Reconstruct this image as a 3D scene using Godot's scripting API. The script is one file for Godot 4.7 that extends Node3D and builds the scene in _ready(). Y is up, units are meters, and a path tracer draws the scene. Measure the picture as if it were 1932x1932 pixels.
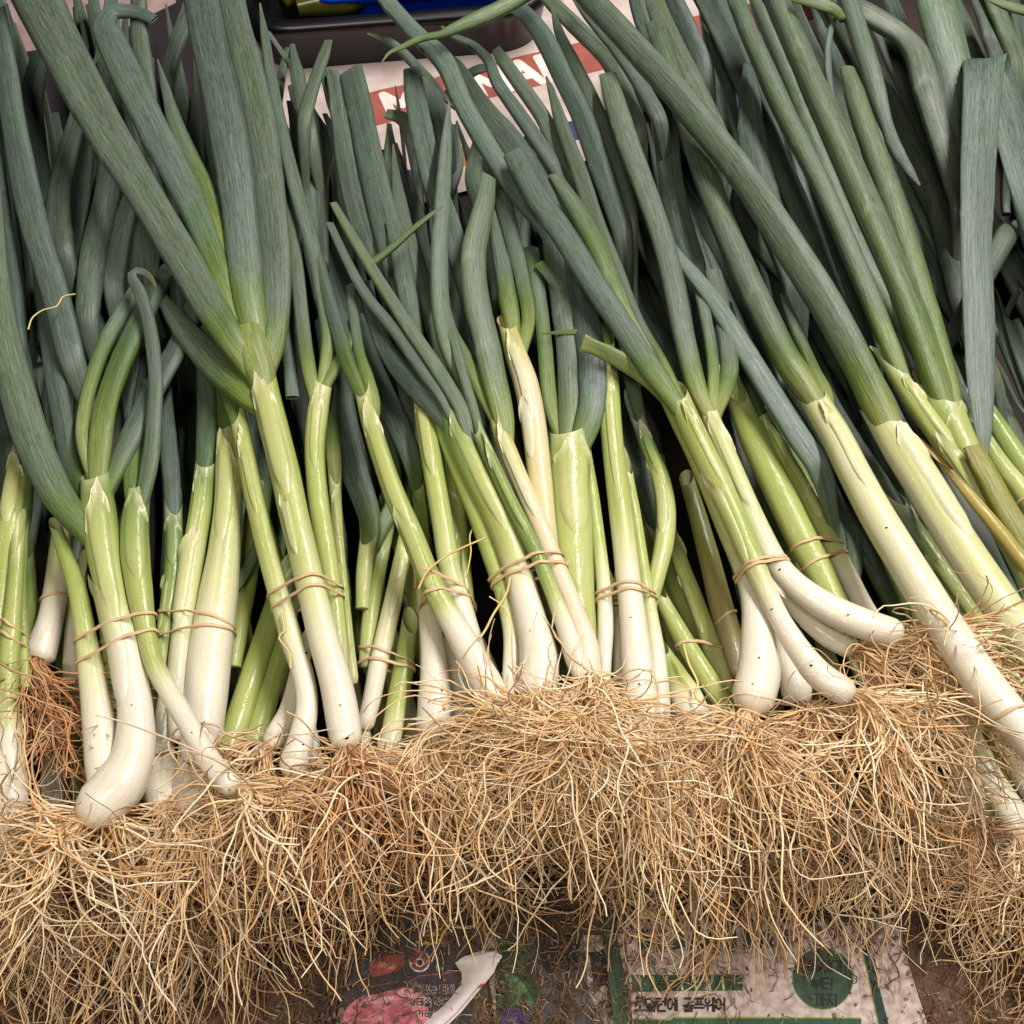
extends Node3D

var cam_at := Vector3(0, 0.74, 0)
var cam_pitch := 60.0
var cam_fov := 53.0
var rng := RandomNumberGenerator.new()
var noise := FastNoiseLite.new()
var M := {}
var names := {}
var shafts := {}          # key -> [points, radii] of a shaft, for the bands
var plants_by_key := {}
var slope_top := -0.16
var slope_foot := -0.08

# ---------------------------------------------------------------- helpers
func numbered(called: String) -> String:
	var k: int = names.get(called, 0)
	names[called] = k + 1
	return called if k == 0 else "%s_%03d" % [called, k]

# the place h millimetres above the table that lies in a given direction from where the photographer stood
func at(x: float, y: float, h: float) -> Vector3:
	var f := 966.0 / tan(deg_to_rad(cam_fov / 2.0))
	var p := deg_to_rad(cam_pitch)
	var d := Vector3(0, -sin(p), -cos(p)) * f + Vector3(1, 0, 0) * (x - 966.0) + Vector3(0, cos(p), -sin(p)) * (966.0 - y)
	return cam_at + d * ((h * 0.001 - cam_at.y) / d.y)

func span(p: Vector3, w: float) -> float:   # a width seen there, as a radius in metres
	var q := deg_to_rad(cam_pitch)
	return (p - cam_at).dot(Vector3(0, -sin(q), -cos(q))) * w * 0.5 / (966.0 / tan(deg_to_rad(cam_fov / 2.0)))

class MB:
	var v := PackedVector3Array()
	var n := PackedVector3Array()
	var c := PackedColorArray()
	var u := PackedVector2Array()
	var i := PackedInt32Array()
	func mesh() -> ArrayMesh:
		var a := []
		a.resize(Mesh.ARRAY_MAX)
		a[Mesh.ARRAY_VERTEX] = v
		a[Mesh.ARRAY_NORMAL] = n
		a[Mesh.ARRAY_COLOR] = c
		a[Mesh.ARRAY_TEX_UV] = u
		a[Mesh.ARRAY_INDEX] = i
		var m := ArrayMesh.new()
		m.add_surface_from_arrays(Mesh.PRIMITIVE_TRIANGLES, a)
		return m

func put(called: String, mb: MB, m: Material, parent: Node) -> MeshInstance3D:
	var o := MeshInstance3D.new()
	o.mesh = mb.mesh()
	o.material_override = m
	o.name = called if parent != self else numbered(called)
	parent.add_child(o, true)
	return o

func tag(o: Node, label: String, category: String, group := "", kind := "") -> void:
	if label: o.set_meta("label", label)
	if category: o.set_meta("category", category)
	if group: o.set_meta("group", group)
	if kind: o.set_meta("kind", kind)

func thing(called: String, where: Vector3, label: String, category: String, group := "") -> Node3D:
	var o := Node3D.new()
	o.name = numbered(called)
	o.position = where
	add_child(o, true)
	tag(o, label, category, group)
	return o

# a grid of points (rows x cols) as a smooth sheet
func sheet(mb: MB, pts: PackedVector3Array, rows: int, cols: int, cols_c: PackedColorArray, uvs: PackedVector2Array, wrap := false) -> void:
	var first := mb.v.size()
	for r in rows:
		for k in cols:
			var l := k - 1
			var e := k + 1
			if wrap:
				if l < 0: l = cols - 2
				if e > cols - 1: e = 1
			else:
				l = maxi(l, 0)
				e = mini(e, cols - 1)
			var x := pts[r * cols + e] - pts[r * cols + l]
			var y := pts[mini(r + 1, rows - 1) * cols + k] - pts[maxi(r - 1, 0) * cols + k]
			var nn := x.cross(y)
			mb.n.append(nn.normalized() if nn.length_squared() > 1e-16 else Vector3.UP)
	mb.v.append_array(pts)
	mb.c.append_array(cols_c)
	mb.u.append_array(uvs)
	for r in rows - 1:
		for k in cols - 1:
			var a := first + r * cols + k
			var b := a + cols
			mb.i.append_array([a, b + 1, a + 1, a, b, b + 1])

# base colours along a plant: 0 white, 1 pale green, 2 grass green, 3 blue-green with bloom
var stops := [
	[0.0, Vector3(0.80, 0.745, 0.665)], [0.5, Vector3(0.66, 0.67, 0.38)], [1.0, Vector3(0.42, 0.48, 0.15)], [1.5, Vector3(0.27, 0.36, 0.10)],
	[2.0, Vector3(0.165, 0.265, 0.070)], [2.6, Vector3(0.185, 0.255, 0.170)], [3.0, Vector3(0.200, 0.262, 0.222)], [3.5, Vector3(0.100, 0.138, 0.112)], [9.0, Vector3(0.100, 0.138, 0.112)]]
func ramp(c: float) -> Vector3:
	for k in range(1, stops.size()):
		if c <= stops[k][0]:
			var t: float = (c - stops[k - 1][0]) / (stops[k][0] - stops[k - 1][0])
			return (stops[k - 1][1] as Vector3).lerp(stops[k][1], clampf(t, 0, 1))
	return stops[-1][1]

# "x y w c, ..." -> evenly spaced samples of place, radius, colour number
func path(text: String, h0: float, h1: float, ds: float) -> Dictionary:
	var rows := []
	var run := PackedFloat32Array([0.0])
	for part in text.split(","):
		var q := part.strip_edges().split_floats(" ")
		if rows.size():
			run.append(run[-1] + Vector2(q[0] - rows[-1][0], q[1] - rows[-1][1]).length())
		rows.append(q)
	var P := PackedVector3Array()
	var W := PackedFloat32Array()
	var C := PackedFloat32Array()
	for k in rows.size():
		var p := at(rows[k][0], rows[k][1], rows[k][4] if rows[k].size() > 4 else lerpf(h0, h1, run[k] / run[-1]))
		P.append(p)
		W.append(span(p, rows[k][2]))
		C.append(rows[k][3])
	var n := P.size()
	var T := PackedFloat32Array([0.0])
	for k in range(1, n):
		T.append(T[-1] + maxf((P[k] - P[k - 1]).length(), 1e-4))
	var out := {"p": PackedVector3Array(), "r": PackedFloat32Array(), "c": PackedFloat32Array(), "s": PackedFloat32Array()}
	var m := maxi(int(T[-1] / ds), 4)
	var seg := 0
	for j in m + 1:
		var t := T[-1] * j / m
		while seg < n - 2 and t > T[seg + 1]:
			seg += 1
		var L := T[seg + 1] - T[seg]
		var x := (t - T[seg]) / L
		var pa := maxi(seg - 1, 0)
		var pb := mini(seg + 2, n - 1)
		var m0 := (P[seg + 1] - P[pa]) / (T[seg + 1] - T[pa]) * L
		var m1 := (P[pb] - P[seg]) / (T[pb] - T[seg]) * L
		var x2 := x * x
		var x3 := x2 * x
		out.p.append(P[seg] * (2 * x3 - 3 * x2 + 1) + m0 * (x3 - 2 * x2 + x) + P[seg + 1] * (-2 * x3 + 3 * x2) + m1 * (x3 - x2))
		var e := x * x * (3 - 2 * x)
		out.r.append(lerpf(W[seg], W[seg + 1], lerpf(x, e, 0.4)))
		out.c.append(lerpf(C[seg], C[seg + 1], x))
		out.s.append(t)
	return out

# a stalk or a hollow leaf along a path
func tube(S: Dictionary, origin: Vector3, flat: float, tint: Color, opt: Dictionary) -> MB:
	var mb := MB.new()
	var ns: int = opt.get("sides", 16)
	var leaf: bool = opt.get("leaf", false)
	var p: PackedVector3Array = S.p.duplicate()
	var r: PackedFloat32Array = S.r.duplicate()
	var c: PackedFloat32Array = S.c.duplicate()
	var s: PackedFloat32Array = S.s.duplicate()
	var n := p.size()
	var total := s[-1]
	var squash := PackedFloat32Array()
	var seed := rng.randf() * 100.0
	var base_r := r[0]
	for k in n:
		p[k] += Vector3(noise.get_noise_2d(s[k] * 160, seed * 7), noise.get_noise_2d(s[k] * 160, seed * 7 + 50), noise.get_noise_2d(s[k] * 160, seed * 7 + 90)) * (0.0016 if leaf else 0.0008)
		r[k] *= 1.0 + noise.get_noise_2d(s[k] * 260, seed * 9) * (0.10 if leaf else 0.06)
		if opt.get("bulb", false):
			var reach := base_r * 0.55
			if s[k] < reach:
				var y := 1.0 - s[k] / reach
				r[k] *= sqrt(1.0 - y * y * 0.62)
		var f := flat
		if leaf:
			f = lerpf(0.9, flat, smoothstep(0.0, 0.16, s[k] / total))
			f *= 1.0 + noise.get_noise_2d(s[k] * 90, seed * 11) * 0.25
			f *= lerpf(1.0, 0.45, smoothstep(total - 0.03, total, s[k]))
		squash.append(f)
	# the cut or blunt end is turned in so that the leaf reads as a tube
	var blunt: bool = leaf and S.r[-1] > 0.0022
	var end_t := (p[n - 1] - p[n - 2]).normalized()
	if blunt:
		for q in [[0.0, 0.94], [-0.0012, 0.88], [-0.004, 0.7], [-0.004, 0.02]]:
			p.append(p[n - 1] + end_t * q[0])
			r.append(r[n - 1] * q[1])
			c.append(maxf(c[n - 1] - 0.6, 1.2))
			s.append(total - q[0])
			squash.append(squash[n - 1])
	var all := p.size()
	var up := Vector3(0, 1, 0.35).normalized()
	var tw0: float = opt.get("twist", rng.randf_range(-0.3, 0.3))
	var tw1 := tw0 + rng.randf_range(-0.45, 0.45)
	var pts := PackedVector3Array()
	var cc := PackedColorArray()
	var uv := PackedVector2Array()
	var last_b := up
	var v0 := rng.randf()
	var u0 := rng.randf()
	var slant: float = opt.get("slant", 0.0)
	var phi: float = opt.get("phi", rng.randf_range(-0.6, 0.6))
	var shape := 0.82 if leaf else 0.97
	var tone := rng.randf_range(0.8, 1.12)
	var bloom := rng.randf_range(-0.35, 0.25)
	var hue := rng.randf_range(-0.3, 0.7)
	var crease := [rng.randf_range(0.2, 0.9) * total, rng.randf_range(0.3, 0.95) * total]
	var ridge := rng.randf_range(0.03, 0.075) if leaf else 0.012
	for k in all:
		var t := end_t
		if k < n:
			t = (p[mini(k + 1, n - 1)] - p[maxi(k - 1, 0)]).normalized()
		var b := up - t * up.dot(t)
		if b.length() < 0.3:
			b = last_b - t * last_b.dot(t)
		elif b.dot(last_b) < 0:
			b = -b
		b = (b.normalized() + last_b * 0.6)
		b = (b - t * b.dot(t)).normalized()
		last_b = b
		if opt.get("roll", false):   # a flat leaf folded over keeps its width level
			var level := Vector3(-1, 0, 0)
			b = t.cross((level - t * t.dot(level)).normalized())
		var a := b.cross(t)
		if leaf:
			var tw := 0.0 if opt.get("roll", false) else lerpf(tw0, tw1, s[k] / total) + noise.get_noise_2d(s[k] * 60, seed * 5) * 0.35
			var a2 := a * cos(tw) + b * sin(tw)
			b = b * cos(tw) - a * sin(tw)
			a = a2
		var tail := clampf(1.0 - (total - s[k]) / 0.022, 0.0, 1.0) if k < n else 0.0
		for j in ns + 1:
			var th := -PI / 2 + TAU * j / ns
			var x := cos(th)
			var y := sin(th)
			var off := a * (signf(x) * pow(absf(x), shape)) * r[k] + b * (signf(y) * pow(absf(y), shape)) * r[k] * squash[k]
			off *= 1.0 + ridge * noise.get_noise_2d(th * 85.0 + seed * 30.0, s[k] * 45.0)
			if leaf and y > 0: off *= 1.0 - 0.05 * y
			var fold := 0.0
			var n_off := noise.get_noise_2d(x * 90.0, seed * 40.0) * 0.008
			if leaf:
				for e in crease:
					var w: float = (s[k] - e + x * 0.007 * hue + n_off) / 0.0045
					fold += exp(-w * w)
				off += b * (-0.11 * r[k] * fold * maxf(y, 0.0) * (0.4 + x)) + a * (0.035 * r[k] * fold * x)
			var q := p[k] + off
			if slant > 0.0 and tail > 0:
				q += t * slant * tail * (-0.5 + 0.5 * cos((th - PI / 2 - phi) * 1.0)) * -1.6 - off * 0.05 * tail
			pts.append(q - origin)
			var nz := noise.get_noise_3d(x * 34 + seed * 3, y * 34, s[k] * 130)
			var n2 := noise.get_noise_3d(x * 150 + seed, y * 150, s[k] * 90)
			var cn := c[k]
			cn += (nz * 0.9 + n2 * 0.6) * 0.42 * clampf(cn * 2.0, 0.12, 1.0)
			if cn > 2.2: cn += bloom + noise.get_noise_2d(s[k] * 70, seed * 3) * 0.3
			var col := ramp(maxf(cn, 0.0))
			if c[k] < 0.6:
				col = col.lerp(Vector3(0.74, 0.60, 0.38), 0.10 * clampf(nz * 1.4, 0, 1))
				if opt.get("bulb", false): col = col.lerp(Vector3(0.62, 0.42, 0.2), 0.75 * clampf(1.0 - s[k] / (base_r * (0.32 + 0.25 * nz)), 0, 1))
			if leaf:
				col *= Vector3(1.0 + 0.10 * hue, 1.0 + 0.01 * hue, 1.0 - 0.13 * hue) * tone
				col = col.lerp(Vector3(0.34, 0.40, 0.30), 0.16 * minf(fold, 1.0) * clampf(0.5 + n2 * 2.0, 0, 1))
			elif slant > 0.0 and tail > 0.5: col = col.lerp(Vector3(0.72, 0.70, 0.46), 0.45 * (tail - 0.5) * 2.0)
			if opt.get("dry", 0.0) > 0.0:
				col = col.lerp(Vector3(0.33, 0.2, 0.1) * (0.6 + 0.4 * nz), opt.dry * smoothstep(0.82, 1.0, s[k] / total))
			elif leaf and not blunt and total - s[k] < 0.02:
				col = col.lerp(Vector3(0.30, 0.26, 0.11), 0.7 * (1.0 - (total - s[k]) / 0.02))
			cc.append(Color(col.x * tint.r, col.y * tint.g, col.z * tint.b))
			uv.append(Vector2(u0 + float(j) / ns * 2.0, v0 + s[k] / 0.15))
	sheet(mb, pts, all, ns + 1, cc, uv, true)
	# flat end where the roots leave
	var hub := mb.v.size()
	var tin := Color(0.09, 0.12, 0.07) if leaf else Color(0.42, 0.27, 0.13)
	mb.v.append(p[0] - origin)
	mb.n.append((p[0] - p[1]).normalized())
	mb.c.append(tin)
	mb.u.append(Vector2.ZERO)
	for j in ns:
		mb.i.append_array([hub, j, j + 1])
	return mb

# specks of soil stuck to a shaft
func fleck(o: Node3D, key: String, x: float, y: float, size: float) -> void:
	var ps: PackedVector3Array = shafts[key][0]
	var h := ps[0].y * 1000.0
	var best := 0
	for turn in 3:
		var w := at(x, y, h)
		for k in ps.size():
			if ps[k].distance_squared_to(w) < ps[best].distance_squared_to(w): best = k
		var r: float = shafts[key][1][best]
		var dx := Vector2(w.x - ps[best].x, w.z - ps[best].z).length()
		h = (ps[best].y + sqrt(maxf(r * r - dx * dx, 1e-6)) * 0.95) * 1000.0
	var c := at(x, y, h)
	var n := (c - ps[best]).normalized()
	var a := n.cross(Vector3(0.3, 0.2, 1)).normalized()
	var b := n.cross(a)
	var mb := MB.new()
	mb.v.append(c + n * 0.0008 - o.position)
	for q in 9:
		mb.v.append(c + (a * cos(TAU * q / 9) * rng.randf_range(0.4, 1.3) + b * sin(TAU * q / 9) * rng.randf_range(0.3, 0.9)) * size * 0.001 - n * 0.0004 - o.position)
	for q in 10:
		mb.n.append(n)
		mb.c.append(Color(0.08, 0.045, 0.026))
		mb.u.append(Vector2.ZERO)
	for q in 9: mb.i.append_array([0, 1 + q, 1 + (q + 1) % 9])
	put("dirt_fleck", mb, M.litter, o)

func pile_height(x: float, z: float) -> float:
	var t := clampf((slope_foot - z) / (slope_foot - slope_top), 0.0, 1.0)
	return lerpf(0.004, 0.122, t) + (noise.get_noise_2d(x * 480, z * 300) * 0.042 + noise.get_noise_2d(x * 150 + 50, z * 100) * 0.020) * t

# a tuft of roots: each a thin kinked tube that leaves the base, bends over and comes to rest on what lies below
func roots(base: Vector3, axis: Vector3, radius: float, spec: PackedFloat64Array, target: Vector3, origin: Vector3, tint_kind: float, mb: MB) -> void:
	var count := int(spec[0] * (1.45 if spec.size() > 6 else 1.7))
	var side := axis.cross(Vector3(0.3, 0.9, 0.2)).normalized()
	var other := axis.cross(side).normalized()
	var lift := maxf(base.y - pile_height(base.x, base.z), 0.0)
	var flow := rng.randf() * 80.0
	var ns := 3 if spec.size() > 6 else 4
	var ring_x := []
	var ring_y := []
	for q in ns:
		ring_x.append(cos(TAU * q / ns))
		ring_y.append(sin(TAU * q / ns))
	var spread: float = spec[5] if spec.size() > 5 else 0.4
	for k in count:
		var ang := rng.randf() * TAU
		var rad := sqrt(rng.randf()) * radius * 0.62
		var ring := side * cos(ang) + other * sin(ang)
		var p := base + ring * rad - axis * 0.002
		var v := (axis * rng.randf_range(0.7, 1.2) + ring * rng.randf_range(0.1, 0.65)).normalized()
		var want := (target + Vector3(rng.randfn() * spread, rng.randfn() * 0.3, rng.randfn() * 0.4)).normalized()
		var length := spec[1] * 0.001 * rng.randf_range(0.45, 1.1)
		var thick := 0.00089 * rng.randf_range(0.6, 1.2)
		if rng.randf() < 0.12: thick *= 0.5
		var ds := 0.0057
		var curl := rng.randf_range(0.3, 1.05)
		var under := spec.size() > 6
		if not under: curl *= 0.68
		var lay := (rng.randf_range(0.0, 0.014) if under else rng.randf_range(0.006, 0.034) + (0.024 if spread > 1.0 else 0.0)) + lift * 0.3 * rng.randf()
		var seed := rng.randf() * 500.0
		if rng.randf() < 0.3:
			length *= 0.45
			thick *= 0.72
			curl *= 2.0
		var steps := maxi(int(length / ds), 5)
		var pull := rng.randf_range(0.02, 0.08) if spread < 1.0 else 0.2
		var shade := rng.randf()
		var col := Vector3(0.88, 0.70, 0.42).lerp(Vector3(0.68, 0.41, 0.16), shade * 0.9)
		if rng.randf() < 0.3: col = Vector3(0.86, 0.74, 0.50)
		col = col.lerp(Vector3(0.46, 0.195, 0.07) * (0.55 + 0.7 * shade), clampf(tint_kind + rng.randfn() * 0.14, 0.0, 0.92))
		var first := mb.v.size()
		var wide := Vector3.UP.cross(v)
		wide = wide.normalized() if wide.length() > 0.05 else Vector3.RIGHT
		for s in steps + 1:
			var f := float(s) / steps
			var tone := 1.0 - 0.35 * clampf(1.0 - f * 9.0, 0, 1)
			var rr := thick * (1.0 - 0.55 * f) * (1.0 + 0.22 * noise.get_noise_2d(s * 40.0, seed))
			if s == 0: rr *= 1.3
			wide = (wide - v * wide.dot(v)).normalized()
			var high := v.cross(wide)
			var shadec := (col if f > 0.14 else col.lerp(Vector3(0.36, 0.20, 0.085), 0.75 * (1.0 - f / 0.14))) * tone * (1.0 + 0.16 * noise.get_noise_2d(s * 22.0, seed + 30))
			for q in ns:
				var dirn: Vector3 = wide * ring_x[q] + high * ring_y[q]
				mb.v.append(p + dirn * rr - origin)
				mb.n.append(dirn)
				mb.c.append(Color(shadec.x, shadec.y, shadec.z))
				mb.u.append(Vector2(0.25 * q, f))
			p += v * ds
			v = v.lerp(want, pull)
			v += Vector3(noise.get_noise_3d(p.x * 900, p.z * 900 + seed, flow), noise.get_noise_3d(p.x * 900 + 70, p.z * 900 + seed, flow) * 0.7, noise.get_noise_3d(p.x * 900 + 140, p.y * 900 + seed, flow)) * curl * 1.5
			if rng.randf() < 0.07: v += Vector3(rng.randfn(), rng.randfn() * 0.4, rng.randfn()) * 0.38
			v.y -= 0.032
			v += Vector3(rng.randfn(), rng.randfn() * 0.6, rng.randfn()) * 0.11
			if spread < 1.0 and v.z < -0.12: v.z = -0.12
			v = v.normalized()
			var ground := minf(pile_height(p.x, p.z), base.y - 0.004) + lay
			lay = maxf(lay - 0.0006, 0.001)
			if p.y < ground:
				p.y = lerpf(p.y, ground, 0.6)
				if v.y < 0: v.y *= 0.35
				v = v.normalized()
		for s in steps:
			for q in ns:
				var a := first + s * ns + q
				var b := first + s * ns + (q + 1) % ns
				mb.i.append_array([a, b + ns, b, a, a + ns, b + ns])

# an outer sheath that wraps part of a shaft and ends in a thin ragged lip
func skin(S: Dictionary, origin: Vector3, f0: float, f1: float, a0: float, a1: float) -> MB:
	var n: int = S.p.size()
	var k0 := int(f0 * (n - 1))
	var k1 := mini(int(f1 * (n - 1)), n - 1)
	var rows := 14
	var cols := 15
	var pts := PackedVector3Array()
	var cc := PackedColorArray()
	var uv := PackedVector2Array()
	var seed := rng.randf() * 300
	var peak := rng.randf_range(0.25, 0.75)
	for r in rows:
		for j in cols:
			var u := j / (cols - 1.0)
			var v := r / (rows - 1.0)
			var cut := 1.0 - absf(u - peak) * 0.5 - 0.07 * noise.get_noise_2d(u * 160, seed)
			var low := 0.5 * pow(absf(u - 0.5) * 2.0, 2.0)
			var f := lerpf(lerpf(k0, k1, low * 0.6), lerpf(k0, k1, cut), v)
			f = clampf(f, 0, n - 1.01)
			var k := int(f)
			var p: Vector3 = S.p[k].lerp(S.p[k + 1], f - k)
			var t: Vector3 = (S.p[mini(k + 2, n - 1)] - S.p[maxi(k - 1, 0)]).normalized()
			var b := Vector3(0, 1, 0.35).normalized()
			b = (b - t * b.dot(t)).normalized()
			var a := b.cross(t)
			var th := lerpf(a0, a1, u)
			var edge := smoothstep(0.0, 0.25, minf(u, 1 - u)) * smoothstep(0.0, 0.12, v)
			var rr: float = lerpf(S.r[k], S.r[k + 1], f - k) * (1.0 + 0.055 * edge) + 0.0005 * edge + 0.0014 * smoothstep(0.9, 1.0, v) - 0.0006 * (1.0 - edge)
			pts.append(p + (a * cos(th) + b * sin(th) * 0.95) * rr - origin)
			var nz := noise.get_noise_2d(th * 120 + seed, f * 3.0)
			var col := ramp(maxf(lerpf(S.c[k], S.c[k + 1], f - k) * 0.9 + nz * 0.2 * minf(S.c[k], 1.0), 0.0)) * 0.98
			col = col.lerp(Vector3(0.74, 0.66, 0.47), (0.75 * smoothstep(0.86, 1.0, v) + 0.15) * (0.7 + nz))
			cc.append(Color(col.x, col.y, col.z))
			uv.append(Vector2(u * 0.6, v))
	var mb := MB.new()
	sheet(mb, pts, rows, cols, cc, uv)
	return mb

# one plant: a white-to-green shaft, its leaves, its roots
func P(key: String, label: String, h: String, shaft: String, leaves: Array, root := "", tint := Color.WHITE, group := "", dry := 0.0) -> Node3D:
	var hh := h.split_floats(" ")
	var S := {}
	var base := Vector3.ZERO
	if shaft:
		S = path(shaft, hh[0], hh[-1], 0.004)
		base = S.p[0]
	var o: Node3D
	var made := []
	for line in leaves:
		var cut: PackedStringArray = line.split(";")
		var q := cut[0].split_floats(" ")
		var L := path(cut[1], q[0], q[1], 0.005)
		if not shaft and not made.size(): base = L.p[0]
		if shaft:
			var from_c: float = S.c[S.c.size() - 1] + 0.15
			for k in L.p.size():
				if L.s[k] > 0.09: break
				L.c[k] = lerpf(minf(from_c, L.c[k]), L.c[k], smoothstep(-0.01, 0.09, L.s[k]))
			var near: Vector3 = S.p[S.p.size() - 1]
			for e in S.p:
				if Vector2(e.x - L.p[0].x, e.z - L.p[0].z).length_squared() < Vector2(near.x - L.p[0].x, near.z - L.p[0].z).length_squared(): near = e
			var shift: Vector3 = near - L.p[0]
			for k in L.p.size():
				if L.s[k] > 0.06: break
				L.p[k] += shift * (1.0 - smoothstep(0.0, 0.06, L.s[k]))
				L.r[k] *= lerpf(0.74, 1.0, smoothstep(0.0, 0.045, L.s[k]))
		elif q.size() < 4:
			for k in L.p.size():
				if L.s[k] > 0.07: break
				var e := 1.0 - smoothstep(0.0, 0.07, L.s[k])
				L.p[k].y -= minf(0.045, L.p[0].y - 0.012) * e if L.p[0].y > 0.05 else 0.0
				L.r[k] *= 1.0 - 0.6 * e
		made.append([L, q[2]])
	o = thing("scallion", base, label, "scallion", group)
	plants_by_key[key] = o
	if shaft:
		shafts[key] = [S.p, S.r]
		var mb := tube(S, base, 0.93, tint, {"bulb": S.c[0] < 0.8, "sides": 26, "slant": rng.randf_range(0.008, 0.03), "dry": dry})
		put("shaft", mb, M.shaft, o)
	if shaft and made.size() and key and S.s[-1] > 0.12:
		put("sheath", skin(S, base, rng.randf_range(0.5, 0.72), 1.0, rng.randf_range(0.5, 1.3), rng.randf_range(1.9, 2.9)), M.skin, o)
		if rng.randf() < 0.5: put("sheath", skin(S, base, rng.randf_range(0.3, 0.5), rng.randf_range(0.62, 0.8), rng.randf_range(-0.2, 0.9), rng.randf_range(1.4, 2.4)), M.skin, o)
	for L in made:
		put("leaf", tube(L[0], base, L[1], Color.WHITE if shaft else tint, {"leaf": true, "sides": 24, "dry": dry if not shaft else 0.0, "roll": key == "K7", "twist": 0.0 if key == "K7" else rng.randf_range(-0.3, 0.3)}), M.leaf, o)
	if root:
		var axis: Vector3 = (S.p[0] - S.p[3]).normalized()
		var place: Vector3 = S.p[0]
		var a := shaft.split(",")[0].split_floats(" ")
		var r0: float = S.r[0]
		var tuft := MB.new()
		for one in root.split("|"):
			var spec := one.split_floats(" ")
			var hd := hh[0]
			for k in 3:
				var g := at(a[0] + spec[2], a[1] + spec[3], hd)
				hd = pile_height(g.x, g.z) * 1000.0 + 14.0
			if spec.size() > 5 and spec[5] > 1.0: hd = hh[0] + 22.0
			var target := (at(a[0] + spec[2], a[1] + spec[3], hd) - place).normalized()
			roots(place, axis, r0 * 0.8, spec, target, base, spec[4], tuft)
		var rt := put("roots", tuft, M.root, o)
		rt.set_meta("kind", "stuff")
	return o

# a rubber band pulled tight round the shafts it holds
func band(label: String, x0: float, y0: float, x1: float, y1: float, keys: Array, turn := 0.0) -> void:
	var hsum := 0.0
	for k in keys: hsum += shafts[k][0][shafts[k][0].size() / 2].y
	var hm := hsum / keys.size() * 1000.0 + 8.0
	var A := at(x0, y0, hm)
	var B := at(x1, y1, hm)
	var d := (B - A).normalized()
	var up := Vector3(0, 1, 0)
	up = (up - d * up.dot(d)).normalized()
	var nrm := d.cross(up)
	var flat := PackedVector2Array()
	for k in keys:
		var ps: PackedVector3Array = shafts[k][0]
		var best := 0
		var far := 1e9
		for q in ps.size():
			var e := absf((ps[q] - A).dot(nrm))
			if e < far:
				far = e
				best = q
		var rr: float = shafts[k][1][best] + 0.0009
		var c := Vector2((ps[best] - A).dot(d), (ps[best] - A).dot(up))
		for q in 20:
			flat.append(c + Vector2(cos(TAU * q / 20), sin(TAU * q / 20) * 0.95) * rr)
	var hull := Geometry2D.convex_hull(flat)
	var loop := PackedVector3Array()
	for q in hull.size() - 1:
		var a := hull[q]
		var b := hull[q + 1]
		var m := maxi(int(a.distance_to(b) / 0.003), 1)
		for w in m:
			var e := a.lerp(b, float(w) / m)
			loop.append(A + d * e.x + up * e.y)
	var mb := MB.new()
	var n := loop.size()
	var pts := PackedVector3Array()
	var cc := PackedColorArray()
	var uv := PackedVector2Array()
	var seed := rng.randf() * 90
	for k in n + 1:
		var q := k % n
		var t := (loop[(q + 1) % n] - loop[(q + n - 1) % n]).normalized()
		var wob := noise.get_noise_2d(q * 7.0, seed) * 0.0012
		var out := nrm.cross(t).normalized()
		var tw := turn * float(k) + noise.get_noise_2d(q * 5.0, seed + 9) * 0.5
		var a := nrm * cos(tw) + out * sin(tw)
		var b := out * cos(tw) - nrm * sin(tw)
		var tone := 0.9 + 0.15 * noise.get_noise_2d(q * 9.0, seed + 40)
		for j in 9:
			var th := TAU * j / 8
			pts.append(loop[q] + nrm * wob + a * cos(th) * 0.00115 + b * sin(th) * 0.00055)
			cc.append(Color(0.68 * tone, 0.47 * tone, 0.26 * tone))
			uv.append(Vector2(j / 8.0, k * 0.1))
	sheet(mb, pts, n + 1, 9, cc, uv, true)
	tag(put("rubber_band", mb, M.band, self), label, "rubber band", "rubber bands round the bunches")

func streak_image(w: int, rows: int, freq: float, seed: int) -> Image:
	var f := FastNoiseLite.new()
	f.seed = seed
	f.frequency = freq
	f.fractal_octaves = 3
	var im := f.get_seamless_image(w, maxi(rows, 4))
	im.convert(Image.FORMAT_L8)
	im.resize(w, w, Image.INTERPOLATE_CUBIC)
	return im

func tex(w: int, h: int, data: PackedByteArray) -> ImageTexture:
	var im := Image.create_from_data(w, h, false, Image.FORMAT_RGB8, data)
	return ImageTexture.create_from_image(im)

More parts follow.
